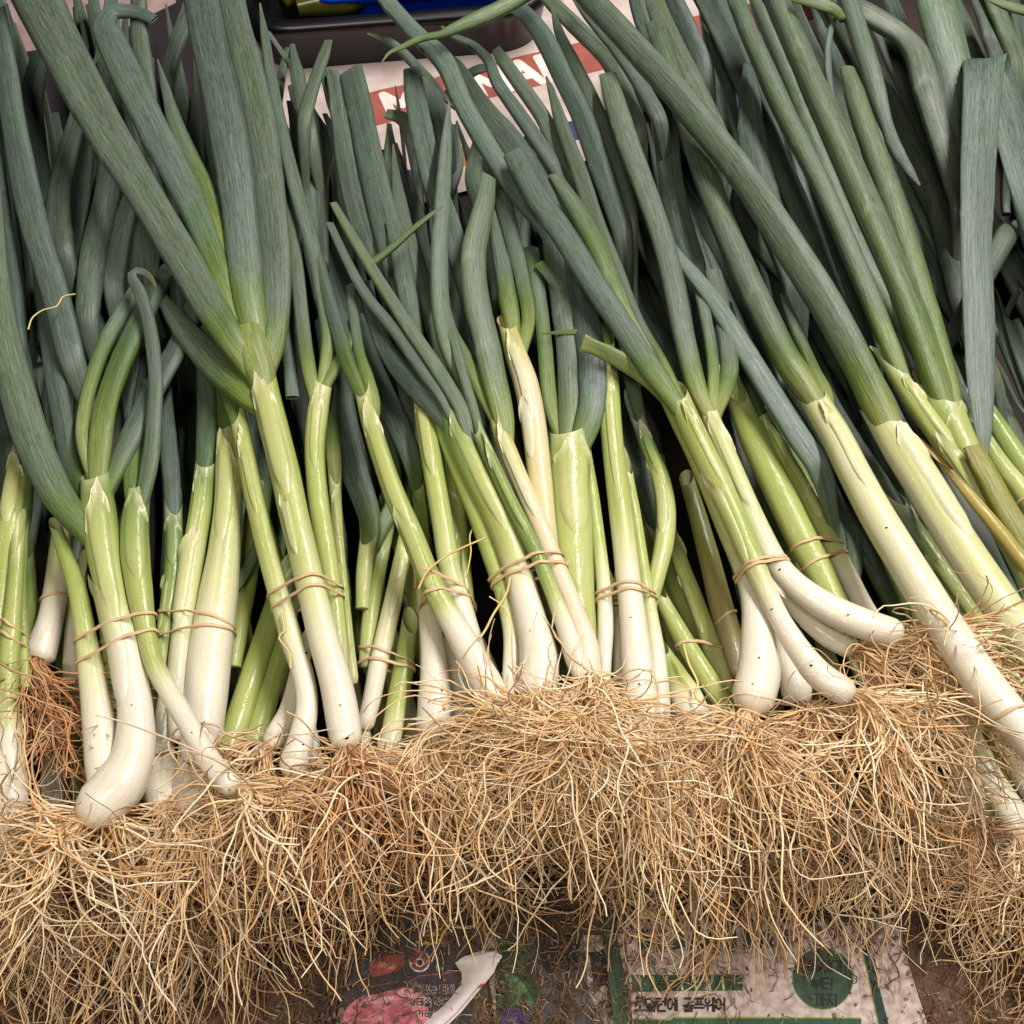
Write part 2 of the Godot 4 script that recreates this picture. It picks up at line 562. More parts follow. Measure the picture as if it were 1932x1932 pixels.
func make_materials() -> void:
	var W := 512
	var broad := streak_image(W, 20, 0.035, 1).get_data()
	var fine := streak_image(W, 26, 0.13, 2).get_data()
	var dash := streak_image(W, 60, 0.09, 3).get_data()
	var blot := FastNoiseLite.new()
	blot.seed = 4
	blot.frequency = 0.02
	blot.fractal_octaves = 4
	var bi := blot.get_seamless_image(W, W)
	bi.convert(Image.FORMAT_L8)
	var blots := bi.get_data()
	var grain := FastNoiseLite.new()
	grain.seed = 5
	grain.frequency = 0.11
	var gi := grain.get_seamless_image(W, W)
	gi.convert(Image.FORMAT_L8)
	var grains := gi.get_data()
	var la := PackedByteArray()
	var lr := PackedByteArray()
	var lh := PackedByteArray()
	var sa := PackedByteArray()
	var sr := PackedByteArray()
	var sh := PackedByteArray()
	for a in [la, lr, lh, sa, sr, sh]: a.resize(W * W * 3)
	for k in W * W:
		var b := broad[k] / 255.0
		var f := fine[k] / 255.0
		var d := dash[k] / 255.0
		var o := blots[k] / 255.0
		var g := grains[k] / 255.0
		# bloom on the leaf, rubbed off in dashes along the fibres
		var rub := smoothstep(0.55, 0.66, d * 0.62 + o * 0.5) * smoothstep(0.3, 0.6, f)
		var v := 0.80 + 0.22 * (f - 0.5) + 0.22 * (b - 0.5) + 0.10 * (o - 0.5)
		var red := v * lerpf(1.0, 0.70, rub)
		var grn := v * lerpf(1.0, 0.83, rub)
		var blu := v * lerpf(1.0, 0.62, rub)
		if g > 0.93 and o > 0.55:
			red = 1.0; grn = 1.0; blu = 0.92
		var rough := clampf(lerpf(0.46, 0.30, rub) + 0.12 * (o - 0.5), 0, 1)
		var hgt := f * 0.55 + b * 0.25 + g * 0.2
		var s := 0.95 + 0.09 * (f - 0.5) + 0.05 * (b - 0.5)
		var vein := smoothstep(0.54, 0.72, f)
		var cr := s * (1.0 - 0.07 * vein)
		var cg := s * (1.0 - 0.03 * vein)
		var cb := s * (1.0 - 0.08 * vein) * (1.0 - 0.12 * clampf((d - 0.5) * 4, 0, 1))
		var dirt := smoothstep(0.80, 0.88, d * 0.5 + g * 0.5) * smoothstep(0.5, 0.7, o)
		cr *= lerpf(1, 0.55, dirt); cg *= lerpf(1, 0.40, dirt); cb *= lerpf(1, 0.25, dirt)
		var wet := smoothstep(0.52, 0.75, g) * smoothstep(0.35, 0.6, o)
		var srg := clampf(0.22 - 0.10 * wet + 0.10 * (f - 0.5) + 0.12 * (0.5 - o), 0.08, 1)
		var shg := f * 0.14 + b * 0.06 + wet * 0.8
		var i := k * 3
		la[i] = clampi(int(red * 255), 0, 255); la[i + 1] = clampi(int(grn * 255), 0, 255); la[i + 2] = clampi(int(blu * 255), 0, 255)
		lr[i] = int(rough * 255); lr[i + 1] = lr[i]; lr[i + 2] = lr[i]
		lh[i] = clampi(int(hgt * 255), 0, 255); lh[i + 1] = lh[i]; lh[i + 2] = lh[i]
		sa[i] = clampi(int(cr * 255), 0, 255); sa[i + 1] = clampi(int(cg * 255), 0, 255); sa[i + 2] = clampi(int(cb * 255), 0, 255)
		sr[i] = int(srg * 255); sr[i + 1] = sr[i]; sr[i + 2] = sr[i]
		sh[i] = clampi(int(shg * 255), 0, 255); sh[i + 1] = sh[i]; sh[i + 2] = sh[i]
	M.leaf = veg(tex(W, W, la), tex(W, W, lr), tex(W, W, lh), 0.022)
	M.shaft = veg(tex(W, W, sa), tex(W, W, sr), tex(W, W, sh), 0.014)
	M.shaft.subsurf_scatter_enabled = true
	M.shaft.subsurf_scatter_strength = 0.08
	M.skin = M.shaft.duplicate()
	M.root = plain(Color.WHITE, 0.6, true)
	M.band = plain(Color.WHITE, 0.55, true)
	M.litter = plain(Color.WHITE, 0.85, true)

func veg(a: Texture2D, r: Texture2D, h: Texture2D, relief: float) -> StandardMaterial3D:
	var m := StandardMaterial3D.new()
	m.vertex_color_use_as_albedo = true
	m.albedo_texture = a
	m.roughness = 1.0
	m.roughness_texture = r
	m.heightmap_enabled = true
	m.heightmap_texture = h
	m.heightmap_scale = relief
	m.cull_mode = BaseMaterial3D.CULL_DISABLED
	return m

func plain(c: Color, rough: float, by_vertex := false) -> StandardMaterial3D:
	var m := StandardMaterial3D.new()
	m.albedo_color = c
	m.roughness = rough
	m.vertex_color_use_as_albedo = by_vertex
	m.cull_mode = BaseMaterial3D.CULL_DISABLED
	return m

func lamp(called: String, where: Vector3, aim: Vector3, size: Vector2, energy: float, tone: Color) -> void:
	var l := AreaLight3D.new()
	l.name = called
	l.area_size = size
	l.light_energy = energy
	l.light_color = tone
	l.shadow_enabled = true
	l.set("area_range", 8.0)
	add_child(l)
	l.look_at_from_position(where, aim, Vector3(0, 0, -1))

# ---------------------------------------------------------------- print on paper
class Canvas:
	var im: Image
	var jamo := {}
	func _init(w: int, h: int, bg: Color) -> void:
		im = Image.create(w, h, false, Image.FORMAT_RGB8)
		im.fill(bg)
		for line in ["ㄱ:0 0 1 0 1 1", "ㄴ:0 0 0 1 1 1", "ㄷ:1 0 0 0 0 1 1 1", "ㄹ:0 0 1 0 1 .5 0 .5 0 1 1 1", "ㅁ:0 0 1 0 1 1 0 1 0 0", "ㅂ:0 0 0 1 1 1 1 0;0 .5 1 .5", "ㅅ:.5 0 .4 .5 0 1;.45 .4 1 1",
				"ㅇ:.5 0 .85 .15 1 .5 .85 .85 .5 1 .15 .85 0 .5 .15 .15 .5 0", "ㅈ:0 0 1 0;.5 0 .4 .5 0 1;.45 .5 1 1", "ㅋ:0 0 1 0 1 1;0 .5 1 .5", "ㅍ:0 0 1 0;.3 0 .3 1;.7 0 .7 1;0 1 1 1",
				"ㅃ:0 0 0 1 .42 1 .42 0;0 .5 .42 .5;.58 0 .58 1 1 1 1 0;.58 .5 1 .5", "ㅆ:.25 0 0 1;.22 .4 .48 1;.75 0 .52 1;.72 .4 1 1", "ㄲ:0 0 .42 0 .42 1;.58 0 1 0 1 1", "ㅌ:1 0 0 0 0 1 1 1;0 .5 1 .5",
				"ㅏ:.3 0 .3 1;.3 .5 1 .5", "ㅐ:.15 0 .15 1;.85 0 .85 1;.15 .5 .85 .5", "ㅓ:.7 0 .7 1;0 .5 .7 .5", "ㅔ:.45 0 .45 1;.95 0 .95 1;0 .5 .45 .5", "ㅕ:.7 0 .7 1;0 .35 .7 .35;0 .65 .7 .65", "ㅣ:.5 0 .5 1",
				"ㅡ:0 .5 1 .5", "ㅗ:0 1 1 1;.5 0 .5 1", "ㅜ:0 .2 1 .2;.5 .2 .5 1", "ㅠ:0 .2 1 .2;.3 .2 .3 1;.7 .2 .7 1",
				"P:0 1 0 0 .8 0 1 .25 .8 .5 0 .5", "i:.5 .35 .5 1;.5 .05 .5 .1", "c:1 .45 .6 .35 .1 .5 .1 .85 .6 1 1 .9", "n:0 1 0 .35;0 .55 .4 .35 .9 .45 .95 1", "l:.5 0 .5 1", "b:0 0 0 1;0 .55 .5 .4 1 .6 1 .85 .5 1 0 .85",
				"M:0 1 0 0 .5 .6 1 0 1 1", "A:0 1 .5 0 1 1;.2 .65 .8 .65", "R:0 1 0 0 .8 0 1 .25 .8 .5 0 .5;.5 .5 1 1", "o:.5 .3 .9 .45 .95 .75 .5 1 .05 .75 .1 .45 .5 .3"]:
			jamo[line[0]] = line.substr(2)
	func dab(x: float, y: float, t: float, c: Color) -> void:
		if t < 4.0:
			im.fill_rect(Rect2i(int(x - t / 2), int(y - t / 2), maxi(int(t), 1), maxi(int(t), 1)), c)
			return
		for k in int(t) + 1:
			var dy := k - t / 2
			var hw := sqrt(maxf(t * t / 4 - dy * dy, 0))
			im.fill_rect(Rect2i(roundi(x - hw), roundi(y + dy), maxi(roundi(hw * 2), 1), 1), c)
	func line(a: Vector2, b: Vector2, t: float, c: Color) -> void:
		var n := maxi(int(a.distance_to(b) / maxf(t * 0.25, 0.7)), 1)
		for k in n + 1:
			var p := a.lerp(b, float(k) / n)
			dab(p.x, p.y, t, c)
	func glyph(ch: String, r: Rect2, t: float, c: Color) -> void:
		for part in jamo.get(ch, "").split(";"):
			var q: PackedFloat64Array = part.split_floats(" ")
			for k in range(0, q.size() - 2, 2):
				line(r.position + Vector2(q[k], q[k + 1]) * r.size, r.position + Vector2(q[k + 2], q[k + 3]) * r.size, t, c)
	func sub(r: Rect2, x: float, y: float, w: float, h: float) -> Rect2:
		return Rect2(r.position + Vector2(x, y) * r.size, Vector2(w, h) * r.size)
	func text(s: String, x: float, y: float, w: float, h: float, t: float, c: Color, gap := 1.12) -> void:
		var first := "ㄱㄲㄴㄷ.ㄹㅁㅂㅃㅅㅆㅇㅈ..ㅋㅌㅍ."
		for ch in s:
			var code := ch.unicode_at(0)
			var r := Rect2(x, y, w, h)
			if code >= 0xAC00 and code <= 0xD7A3:
				code -= 0xAC00
				var a := first[code / 588]
				var v := (code % 588) / 28
				var f := code % 28
				var low: String = {1: "ㄱ", 4: "ㄴ", 7: "ㄷ", 8: "ㄹ", 16: "ㅁ", 17: "ㅂ", 19: "ㅅ", 20: "ㅆ", 21: "ㅇ"}.get(f, "")
				var tall: String = {0: "ㅏ", 1: "ㅐ", 4: "ㅓ", 5: "ㅔ", 6: "ㅕ", 20: "ㅣ"}.get(v, "")
				var flat: String = {8: "ㅗ", 13: "ㅜ", 17: "ㅠ", 18: "ㅡ"}.get(v, "")
				var e := 0.55 if low else 0.95
				if tall:
					glyph(a, sub(r, 0, 0.03, 0.52, e - 0.1), t, c)
					glyph(tall, sub(r, 0.62, 0, 0.36, e), t, c)
				elif flat:
					glyph(a, sub(r, 0.1, 0, 0.8, 0.3 if low else 0.48), t, c)
					glyph(flat, sub(r, 0, 0.36 if low else 0.55, 1, 0.2 if low else 0.38), t, c)
				else:
					glyph(a, sub(r, 0, 0, 0.48, 0.4), t, c)
					glyph("ㅗ" if v == 10 else "ㅜ", sub(r, 0, 0.48, 0.52, 0.42), t, c)
					glyph("ㅐ" if v == 10 else "ㅔ", sub(r, 0.6, 0, 0.4, 1), t, c)
				if low: glyph(low, sub(r, 0.12, 0.66, 0.76, 0.34), t, c)
			else:
				glyph(ch, r, t, c)
			x += w * (gap if ch != " " else 0.55)
	func poly(pts: PackedVector2Array, c: Color) -> void:
		var lo := pts[0]
		var hi := pts[0]
		for p in pts:
			lo = lo.min(p)
			hi = hi.max(p)
		for y in range(maxi(int(lo.y), 0), mini(int(hi.y) + 1, im.get_height())):
			for x in range(maxi(int(lo.x), 0), mini(int(hi.x) + 1, im.get_width())):
				if Geometry2D.is_point_in_polygon(Vector2(x, y), pts): im.set_pixel(x, y, c)
	func disc(x: float, y: float, rx: float, ry: float, c: Color) -> void:
		var pts := PackedVector2Array()
		for k in 40: pts.append(Vector2(x + cos(TAU * k / 40) * rx, y + sin(TAU * k / 40) * ry))
		poly(pts, c)
	func soil(seed: int, strength: float) -> void:   # grime and paper grain
		var f := FastNoiseLite.new()
		f.seed = seed
		f.frequency = 0.02
		f.fractal_octaves = 5
		for y in im.get_height():
			for x in im.get_width():
				var v := clampf(1.0 - strength * (0.5 + f.get_noise_2d(x, y)), 0, 1)
				var c := im.get_pixel(x, y)
				im.set_pixel(x, y, Color(c.r * v, c.g * v * (0.5 + 0.5 * v) ** 0.3, c.b * v * (0.5 + 0.5 * v) ** 0.6))
	func material() -> StandardMaterial3D:
		var m := StandardMaterial3D.new()
		m.albedo_texture = ImageTexture.create_from_image(im)
		m.roughness = 0.7
		m.cull_mode = BaseMaterial3D.CULL_DISABLED
		return m

func pv(text: String) -> PackedVector2Array:
	var q := text.split_floats(" ")
	var out := PackedVector2Array()
	for k in range(0, q.size(), 2): out.append(Vector2(q[k], q[k + 1]))
	return out

# a sheet of paper lying on the table, slightly wavy, its outline given by four corners
func paper(label: String, mat: Material, tl: Vector3, tr: Vector3, br: Vector3, bl: Vector3, uv0: Vector2, uv1: Vector2, uv2: Vector2, uv3: Vector2, wave: float) -> void:
	var mb := MB.new()
	var n := 26
	var pts := PackedVector3Array()
	var cc := PackedColorArray()
	var uv := PackedVector2Array()
	for r in n:
		for k in n:
			var s := float(k) / (n - 1)
			var t := float(r) / (n - 1)
			var p := tl.lerp(tr, s).lerp(bl.lerp(br, s), t)
			p.y += wave * (0.5 + noise.get_noise_2d(p.x * 240, p.z * 240))
			pts.append(p)
			cc.append(Color.WHITE)
			uv.append(uv0.lerp(uv1, s).lerp(uv3.lerp(uv2, s), t))
	sheet(mb, pts, n, n, cc, uv)
	tag(put("newspaper", mb, mat, self), label, "newspaper")

func flat_paper(label: String, mat: Material, corners: String, rect: Rect2, h: float, wave: float) -> void:
	var q := pv(corners)
	var w := []
	for p in q: w.append((p - rect.position) / rect.size)
	paper(label, mat, at(q[0].x, q[0].y, h), at(q[1].x, q[1].y, h), at(q[2].x, q[2].y, h), at(q[3].x, q[3].y, h), w[0], w[1], w[2], w[3], wave)

# a tray with rounded corners: a profile (outwards, up) carried round it, and a floor
func tray(called: String, label: String, category: String, where: Vector3, turn: float, hw: float, hd: float, cr: float, profile: String, m: Material) -> void:
	var pr := pv(profile)
	var mb := MB.new()
	var ring := []
	for c in 4:
		var cx: float = (hw - cr) * [1, -1, -1, 1][c]
		var cz: float = (hd - cr) * [1, 1, -1, -1][c]
		for k in 9:
			var a := PI / 2 * c + PI / 2 * k / 8
			ring.append([Vector3(cx + cos(a) * cr, 0, cz + sin(a) * cr), Vector3(cos(a), 0, sin(a))])
	ring.append(ring[0])
	var pts := PackedVector3Array()
	var cc := PackedColorArray()
	var uv := PackedVector2Array()
	for q in pr:
		for e in ring:
			pts.append(e[0] + e[1] * q.x + Vector3(0, q.y, 0))
			cc.append(Color.WHITE)
			uv.append(Vector2.ZERO)
	sheet(mb, pts, pr.size(), ring.size(), cc, uv, true)
	var o := thing(called, where, label, category)
	o.rotation.y = turn
	put("rim", mb, m, o)
	var fl := MB.new()
	var y0 := pr[-1].y
	fl.v.append(Vector3(0, y0, 0))
	fl.n.append(Vector3.UP)
	fl.c.append(Color.WHITE)
	fl.u.append(Vector2.ZERO)
	for e in ring:
		fl.v.append(e[0] + e[1] * pr[-1].x + Vector3(0, y0, 0))
		fl.n.append(Vector3.UP)
		fl.c.append(Color.WHITE)
		fl.u.append(Vector2.ZERO)
	for k in ring.size() - 1: fl.i.append_array([0, k + 1, k + 2])
	put("tray_floor", fl, m, o)

func setting() -> void:
	var mb := MB.new()
	var n := 160
	var pts := PackedVector3Array()
	var cc := PackedColorArray()
	var uv := PackedVector2Array()
	for r in n:
		for k in n:
			var x := lerpf(-0.9, 0.9, k / (n - 1.0))
			var z := lerpf(-2.2, 0.4, pow(r / (n - 1.0), 0.6))
			var g := noise.get_noise_2d(x * 300, z * 300)
			var g2 := noise.get_noise_2d(x * 1500 + 40, z * 1500)
			pts.append(Vector3(x, -0.002 + 0.002 * g2, z))
			var v := clampf(0.45 + 0.9 * g + 0.35 * g2, 0, 1)
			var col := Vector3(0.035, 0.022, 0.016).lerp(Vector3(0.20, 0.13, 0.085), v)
			col *= lerpf(0.16, 1.0, smoothstep(slope_top - 0.02, slope_top + 0.06, z))   # shade painted into the colour under the heap and beyond, loose soil in front
			cc.append(Color(col.x, col.y, col.z))
			uv.append(Vector2(x, z))
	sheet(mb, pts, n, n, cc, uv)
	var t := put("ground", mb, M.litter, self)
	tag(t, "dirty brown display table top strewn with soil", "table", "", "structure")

	# meat advertisement, bottom centre
	var c := Canvas.new(670, 515, Color(0.22, 0.20, 0.21))
	c.poly(pv("175 205 220 180 300 165 345 172 345 220 300 250 190 275"), Color(0.66, 0.30, 0.25))
	c.poly(pv("200 225 260 200 320 215 300 240"), Color(0.80, 0.48, 0.44))
	for k in 3: c.line(Vector2(70, 306 + k), Vector2(190, 318 + k), 2, Color(0.75, 0.36, 0.36))
	for k in 3: c.line(Vector2(190, 318 + k), Vector2(330, 296 + k), 2, Color(0.75, 0.36, 0.36))
	for k in 3: c.line(Vector2(360, 306 + k), Vector2(420, 270 + k), 2, Color(0.75, 0.36, 0.36))
	for k in 3: c.line(Vector2(420, 270 + k), Vector2(620, 250 + k), 2, Color(0.75, 0.36, 0.36))
	c.poly(pv("400 110 430 50 540 30 530 110 470 122"), Color(0.72, 0.62, 0.12))
	c.text("ooo", 412, 70, 34, 34, 10, Color(0.05, 0.04, 0.03), 1.25)
	c.disc(420, 200, 50, 52, Color(0.95, 0.92, 0.9))
	c.disc(418, 196, 46, 48, Color(0.50, 0.25, 0.21))
	c.disc(420, 205, 21, 22, Color(0.95, 0.92, 0.9))
	c.disc(420, 205, 14, 15, Color(0.16, 0.14, 0.14))
	c.line(Vector2(412, 203), Vector2(380, 208), 9, Color(0.95, 0.92, 0.9))
	c.line(Vector2(412, 203), Vector2(384, 207), 5, Color(0.16, 0.14, 0.14))
	c.text("lb", 497, 213, 13, 28, 7, Color(0.95, 0.95, 0.95), 1.4)
	c.text("lb", 497, 213, 13, 28, 3, Color(0.12, 0.11, 0.11), 1.4)
	c.poly(pv("30 515 45 460 80 405 130 372 200 358 280 338 350 322 420 338 450 372 462 420 470 515"), Color(0.82, 0.48, 0.53))
	c.poly(pv("300 345 350 328 410 342 430 380 380 372 330 366"), Color(0.90, 0.66, 0.70))
	c.poly(pv("150 380 240 364 300 366 280 390 200 400 120 410"), Color(0.88, 0.66, 0.70))
	c.poly(pv("90 420 180 405 220 440 160 470 80 460"), Color(0.78, 0.38, 0.45))
	c.poly(pv("240 430 330 400 400 440 360 500 260 480"), Color(0.76, 0.37, 0.44))
	var q := 7
	for k in 26:
		var p := Vector2(60 + (k * 71) % 380, 395 + (k * 37) % 115)
		for w in 6:
			var e := p + Vector2(cos(k * 1.7 + w * 0.5) * 9, sin(k * 2.3 + w * 0.4) * 6)
			c.line(p, e, 1.6, Color(0.92, 0.74, 0.77))
			p = e
	for k in 2:
		var ink := Color(0.93, 0.85, 0.84) if k == 0 else Color(0.10, 0.07, 0.07)
		var th := 10.0 if k == 0 else 6.5
		c.text("뼈있는 돼지", 396, 316, 31, 36, th, ink, 1.16)
		c.text("사태살 수육", 372, 376, 31, 36, th, ink, 1.16)
		c.text("Picnic", 408, 434, 15, 28, th * 0.9, ink, 1.25)
	c.soil(11, 0.30)
	flat_paper("dark butcher's advertisement with pink meat and black lettering under the roots", c.material(), "676 1738 884 1738 892 1942 630 1942", Rect2(627.1, 1738.3, 262.8, 202), 2.0, 0.002)

	# golf wear advertisement, bottom right
	var white := Color(0.80, 0.745, 0.715)
	var green := Color(0.14, 0.33, 0.22)
	c = Canvas.new(1140, 420, white)
	for k in 9:
		c.poly(pv("%d 30 %d 30 %d 100 %d 110" % [50 + k * 66, 84 + k * 66, 92 + k * 66, 44 + k * 66]), green if k % 2 == 0 else Color(0.18, 0.22, 0.28))
	c.poly(pv("20 205 445 205 440 262 24 268"), green)
	for k in 7: c.line(Vector2(50 + k * 52, 212), Vector2(58 + k * 52, 258), 9, Color(0.75, 0.80, 0.55))
	c.text("코델런에 골프웨어", 36, 292, 36, 46, 8.5, Color(0.10, 0.05, 0.05), 1.13)
	c.poly(pv("22 366 170 372 178 362 890 364 890 420 22 420"), green)
	c.poly(pv("22 362 170 368 178 358 890 360 890 365 178 364 170 373 22 367"), Color(0.62, 0.64, 0.22))
	c.text("oooo", 60, 384, 60, 60, 10, Color(0.80, 0.84, 0.86), 1.5)
	c.disc(745, 216, 118, 118, Color(0.45, 0.56, 0.30))
	c.disc(745, 216, 114, 114, Color(0.17, 0.30, 0.20))
	c.text("앞세대", 690, 150, 40, 44, 8, Color(0.02, 0.03, 0.02), 1.1)
	c.text("부터", 700, 215, 40, 44, 8, Color(0.02, 0.03, 0.02), 1.1)
	c.text("까지", 715, 275, 42, 46, 8, Color(0.02, 0.03, 0.02), 1.1)
	c.poly(pv("890 80 917 80 1002 420 966 420"), Color(0.06, 0.22, 0.20))
	c.poly(pv("885 80 890 80 966 420 960 420"), Color(0.55, 0.58, 0.25))
	c.soil(12, 0.2)
	flat_paper("white golf wear advertisement with green stripes and a green disc", c.material(), "1178 1738 1688 1738 1752 1942 1194 1942", Rect2(1180, 1740, 570, 210), 3.0, 0.003)

	# crumpled leaflet between them
	c = Canvas.new(480, 320, Color(0.40, 0.40, 0.40))
	c.poly(pv("0 0 110 0 130 120 150 210 60 320 0 320"), Color(0.22, 0.36, 0.18))
	c.poly(pv("30 130 80 140 140 230 120 260 60 220"), Color(0.35, 0.62, 0.42))
	c.poly(pv("20 240 110 250 150 320 10 320"), Color(0.32, 0.28, 0.55))
	c.poly(pv("130 0 300 0 290 120 180 130"), Color(0.10, 0.10, 0.12))
	c.poly(pv("310 0 480 0 480 320 400 320 330 200"), Color(0.75, 0.72, 0.70))
	c.poly(pv("330 60 420 50 440 160 350 180"), Color(0.12, 0.15, 0.14))
	c.soil(13, 0.5)
	flat_paper("crumpled green and purple leaflet under the soil and roots", c.material(), "915 1770 1185 1760 1195 1942 935 1942", Rect2(935, 1765, 255, 180), 1.0, 0.004)

	# torn white strip of paper curling up
	mb = MB.new()
	pts = PackedVector3Array()
	cc = PackedColorArray()
	uv = PackedVector2Array()
	var L := pv("1150 1310 1290 1180 1440 1040 1540 900 1545 800 1482 705 1560 640 1700 592 1862 575")
	var R := pv("1400 1310 1545 1170 1690 990 1795 865 1855 790 1890 700 1922 655 1935 632 1885 600")
	var hl := pv("5 10 5 12 6 16 8 20 10 22 12 25 16 26 20 27 24 27")
	var rows := 49
	var cols := 25
	for r in rows:
		var f := r / (rows - 1.0) * (L.size() - 1)
		var k := mini(int(f), L.size() - 2)
		var x := f - k
		var a := L[k].lerp(L[k + 1], x)
		var b := R[k].lerp(R[k + 1], x)
		var ha := lerpf(hl[k].x, hl[k + 1].x, x)
		var hb := lerpf(hl[k].y, hl[k + 1].y, x)
		for j in cols:
			var t2 := j / (cols - 1.0)
			var jag := noise.get_noise_2d(r * 60.0, 5) * 7.0 * maxf(0, 1 - t2 * 8) + noise.get_noise_2d(r * 60.0, 95) * 9.0 * (1.0 if k > 4 else 0.15) * maxf(0, t2 * 8 - 7)
			var e := a.lerp(b, t2) + Vector2(jag, jag)
			pts.append(at(568.3 + e.x * 0.1961, 1679.5 + e.y * 0.1961, lerpf(ha, hb, t2) + 7.0 * sin(PI * t2) * (0.5 + f / 16.0)))
			var red := t2 > 0.80 and t2 < 0.86 and f < 2.6 or t2 >= 0.80 and f > 2.45 and f < 2.7
			var w := 0.82 + 0.05 * noise.get_noise_2d(e.x * 0.5, e.y * 0.5)
			cc.append(Color(0.55, 0.08, 0.04) if red else Color(w, w * 0.93, w * 0.89))
			uv.append(Vector2(t2, f))
	sheet(mb, pts, rows, cols, cc, uv)
	tag(put("torn_paper", mb, M.litter, self), "torn white strip of paper with a thin red line curling up over the meat advertisement", "paper")

	# small pale plastic tab in the soil at the bottom right
	mb = MB.new()
	var ta := at(1838, 1772, 8)
	var tb := at(1867, 1786, 12)
	var tc := at(1850, 1814, 14)
	var td := at(1818, 1800, 7)
	pts = PackedVector3Array([ta, tb, td, tc])
	sheet(mb, pts, 2, 2, PackedColorArray([Color(0.5, 0.45, 0.36), Color(0.5, 0.45, 0.36), Color(0.5, 0.45, 0.36), Color(0.5, 0.45, 0.36)]), PackedVector2Array([Vector2.ZERO, Vector2.ZERO, Vector2.ZERO, Vector2.ZERO]))
	tag(put("paper_tab", mb, M.litter, self), "small pale folded tab lying on the soil under the root tips", "paper scrap")

	# newspaper behind the leaf tips: a red band with white capitals
	c = Canvas.new(1100, 560, Color(0.80, 0.745, 0.72))
	c.poly(pv("262 300 1100 300 1100 376 262 376"), Color(0.62, 0.33, 0.29))
	c.text("M", 330, 312, 44, 56, 15, Color(0.93, 0.88, 0.86))
	c.text("MAR", 478, 312, 44, 56, 15, Color(0.93, 0.88, 0.86), 1.3)
	for k in 24: c.disc(20 + k * 47, 480 + (k * 31) % 40, 26, 22, [Color(0.25, 0.22, 0.4), Color(0.35, 0.30, 0.30), Color(0.65, 0.45, 0.2)][k % 3])
	c.soil(14, 0.10)
	var O := at(710, 174, 2)
	var X := (at(1152, 69, 2) - O).normalized()
	var Y := Vector3(-X.z, 0, X.x)
	if Y.z < 0: Y = -Y
	var w0 := O - X * 0.12 - Y * 0.205
	paper("white newspaper behind the leaf tips with white capitals on a red band", c.material(), w0, w0 + X * 0.65, w0 + X * 0.65 + Y * 0.383, w0 + Y * 0.383, Vector2(0.133, 0), Vector2(1, 0), Vector2(1, 1), Vector2(0.133, 1), 0.003)
	c = Canvas.new(500, 400, Color(0.16, 0.12, 0.14))
	c.poly(pv("0 60 400 45 380 150 250 230 60 260 0 260"), Color(0.66, 0.58, 0.56))
	c.soil(15, 0.15)
	paper("pinkish newspaper at the back left glimpsed between broad leaves", c.material(), at(-140, -120, 4), at(470, -120, 4), at(480, 250, 4), at(-80, 260, 4), Vector2(0, 0), Vector2(1, 0), Vector2(1, 1), Vector2(0, 1), 0.003)

	# trays behind
	var black := plain(Color(0.045, 0.043, 0.05), 0.32)
	var blue := plain(Color(0.02, 0.30, 0.95), 0.25)
	tray("crate", "black plastic crate with a rounded rim behind the leaf tips", "crate", at(735, 104, 4) + Vector3(0, 0, -0.118), 0.12, 0.17, 0.14, 0.06, "-0.012 0 -0.004 0.040 0.004 0.050 0.003 0.058 -0.006 0.062 -0.016 0.056 -0.020 0.044 -0.026 0.006", black)
	tray("blue_tray", "glossy blue plastic tray standing in the black crate", "tray", at(770, 46, 36) + Vector3(0.0, 0, -0.105), 0.12, 0.118, 0.11, 0.03, "-0.014 0 -0.003 0.030 0.004 0.038 0.002 0.043 -0.006 0.042 -0.010 0.034 -0.018 0.004", blue)
	for k in 3:
		var mv := path(["560 12 40 0,600 4 56 0,650 0 58 0,690 -8 40 0", "610 -12 40 0,660 -16 56 0,720 -14 54 0,760 -20 36 0", "530 -2 40 0,560 -14 50 0,600 -22 50 0,630 -30 34 0"][k], 66, 66, 0.006)
		var ob := tube(mv, Vector3.ZERO, 0.9, Color(0.25, 0.26, 0.09), {"sides": 14})
		tag(put("vegetable", ob, plain(Color(0.26, 0.26, 0.07), 0.25), self), ["olive green vegetable in the front of the blue tray", "olive green vegetable at the right of the blue tray", "olive green vegetable at the left end of the blue tray"][k], "vegetable")

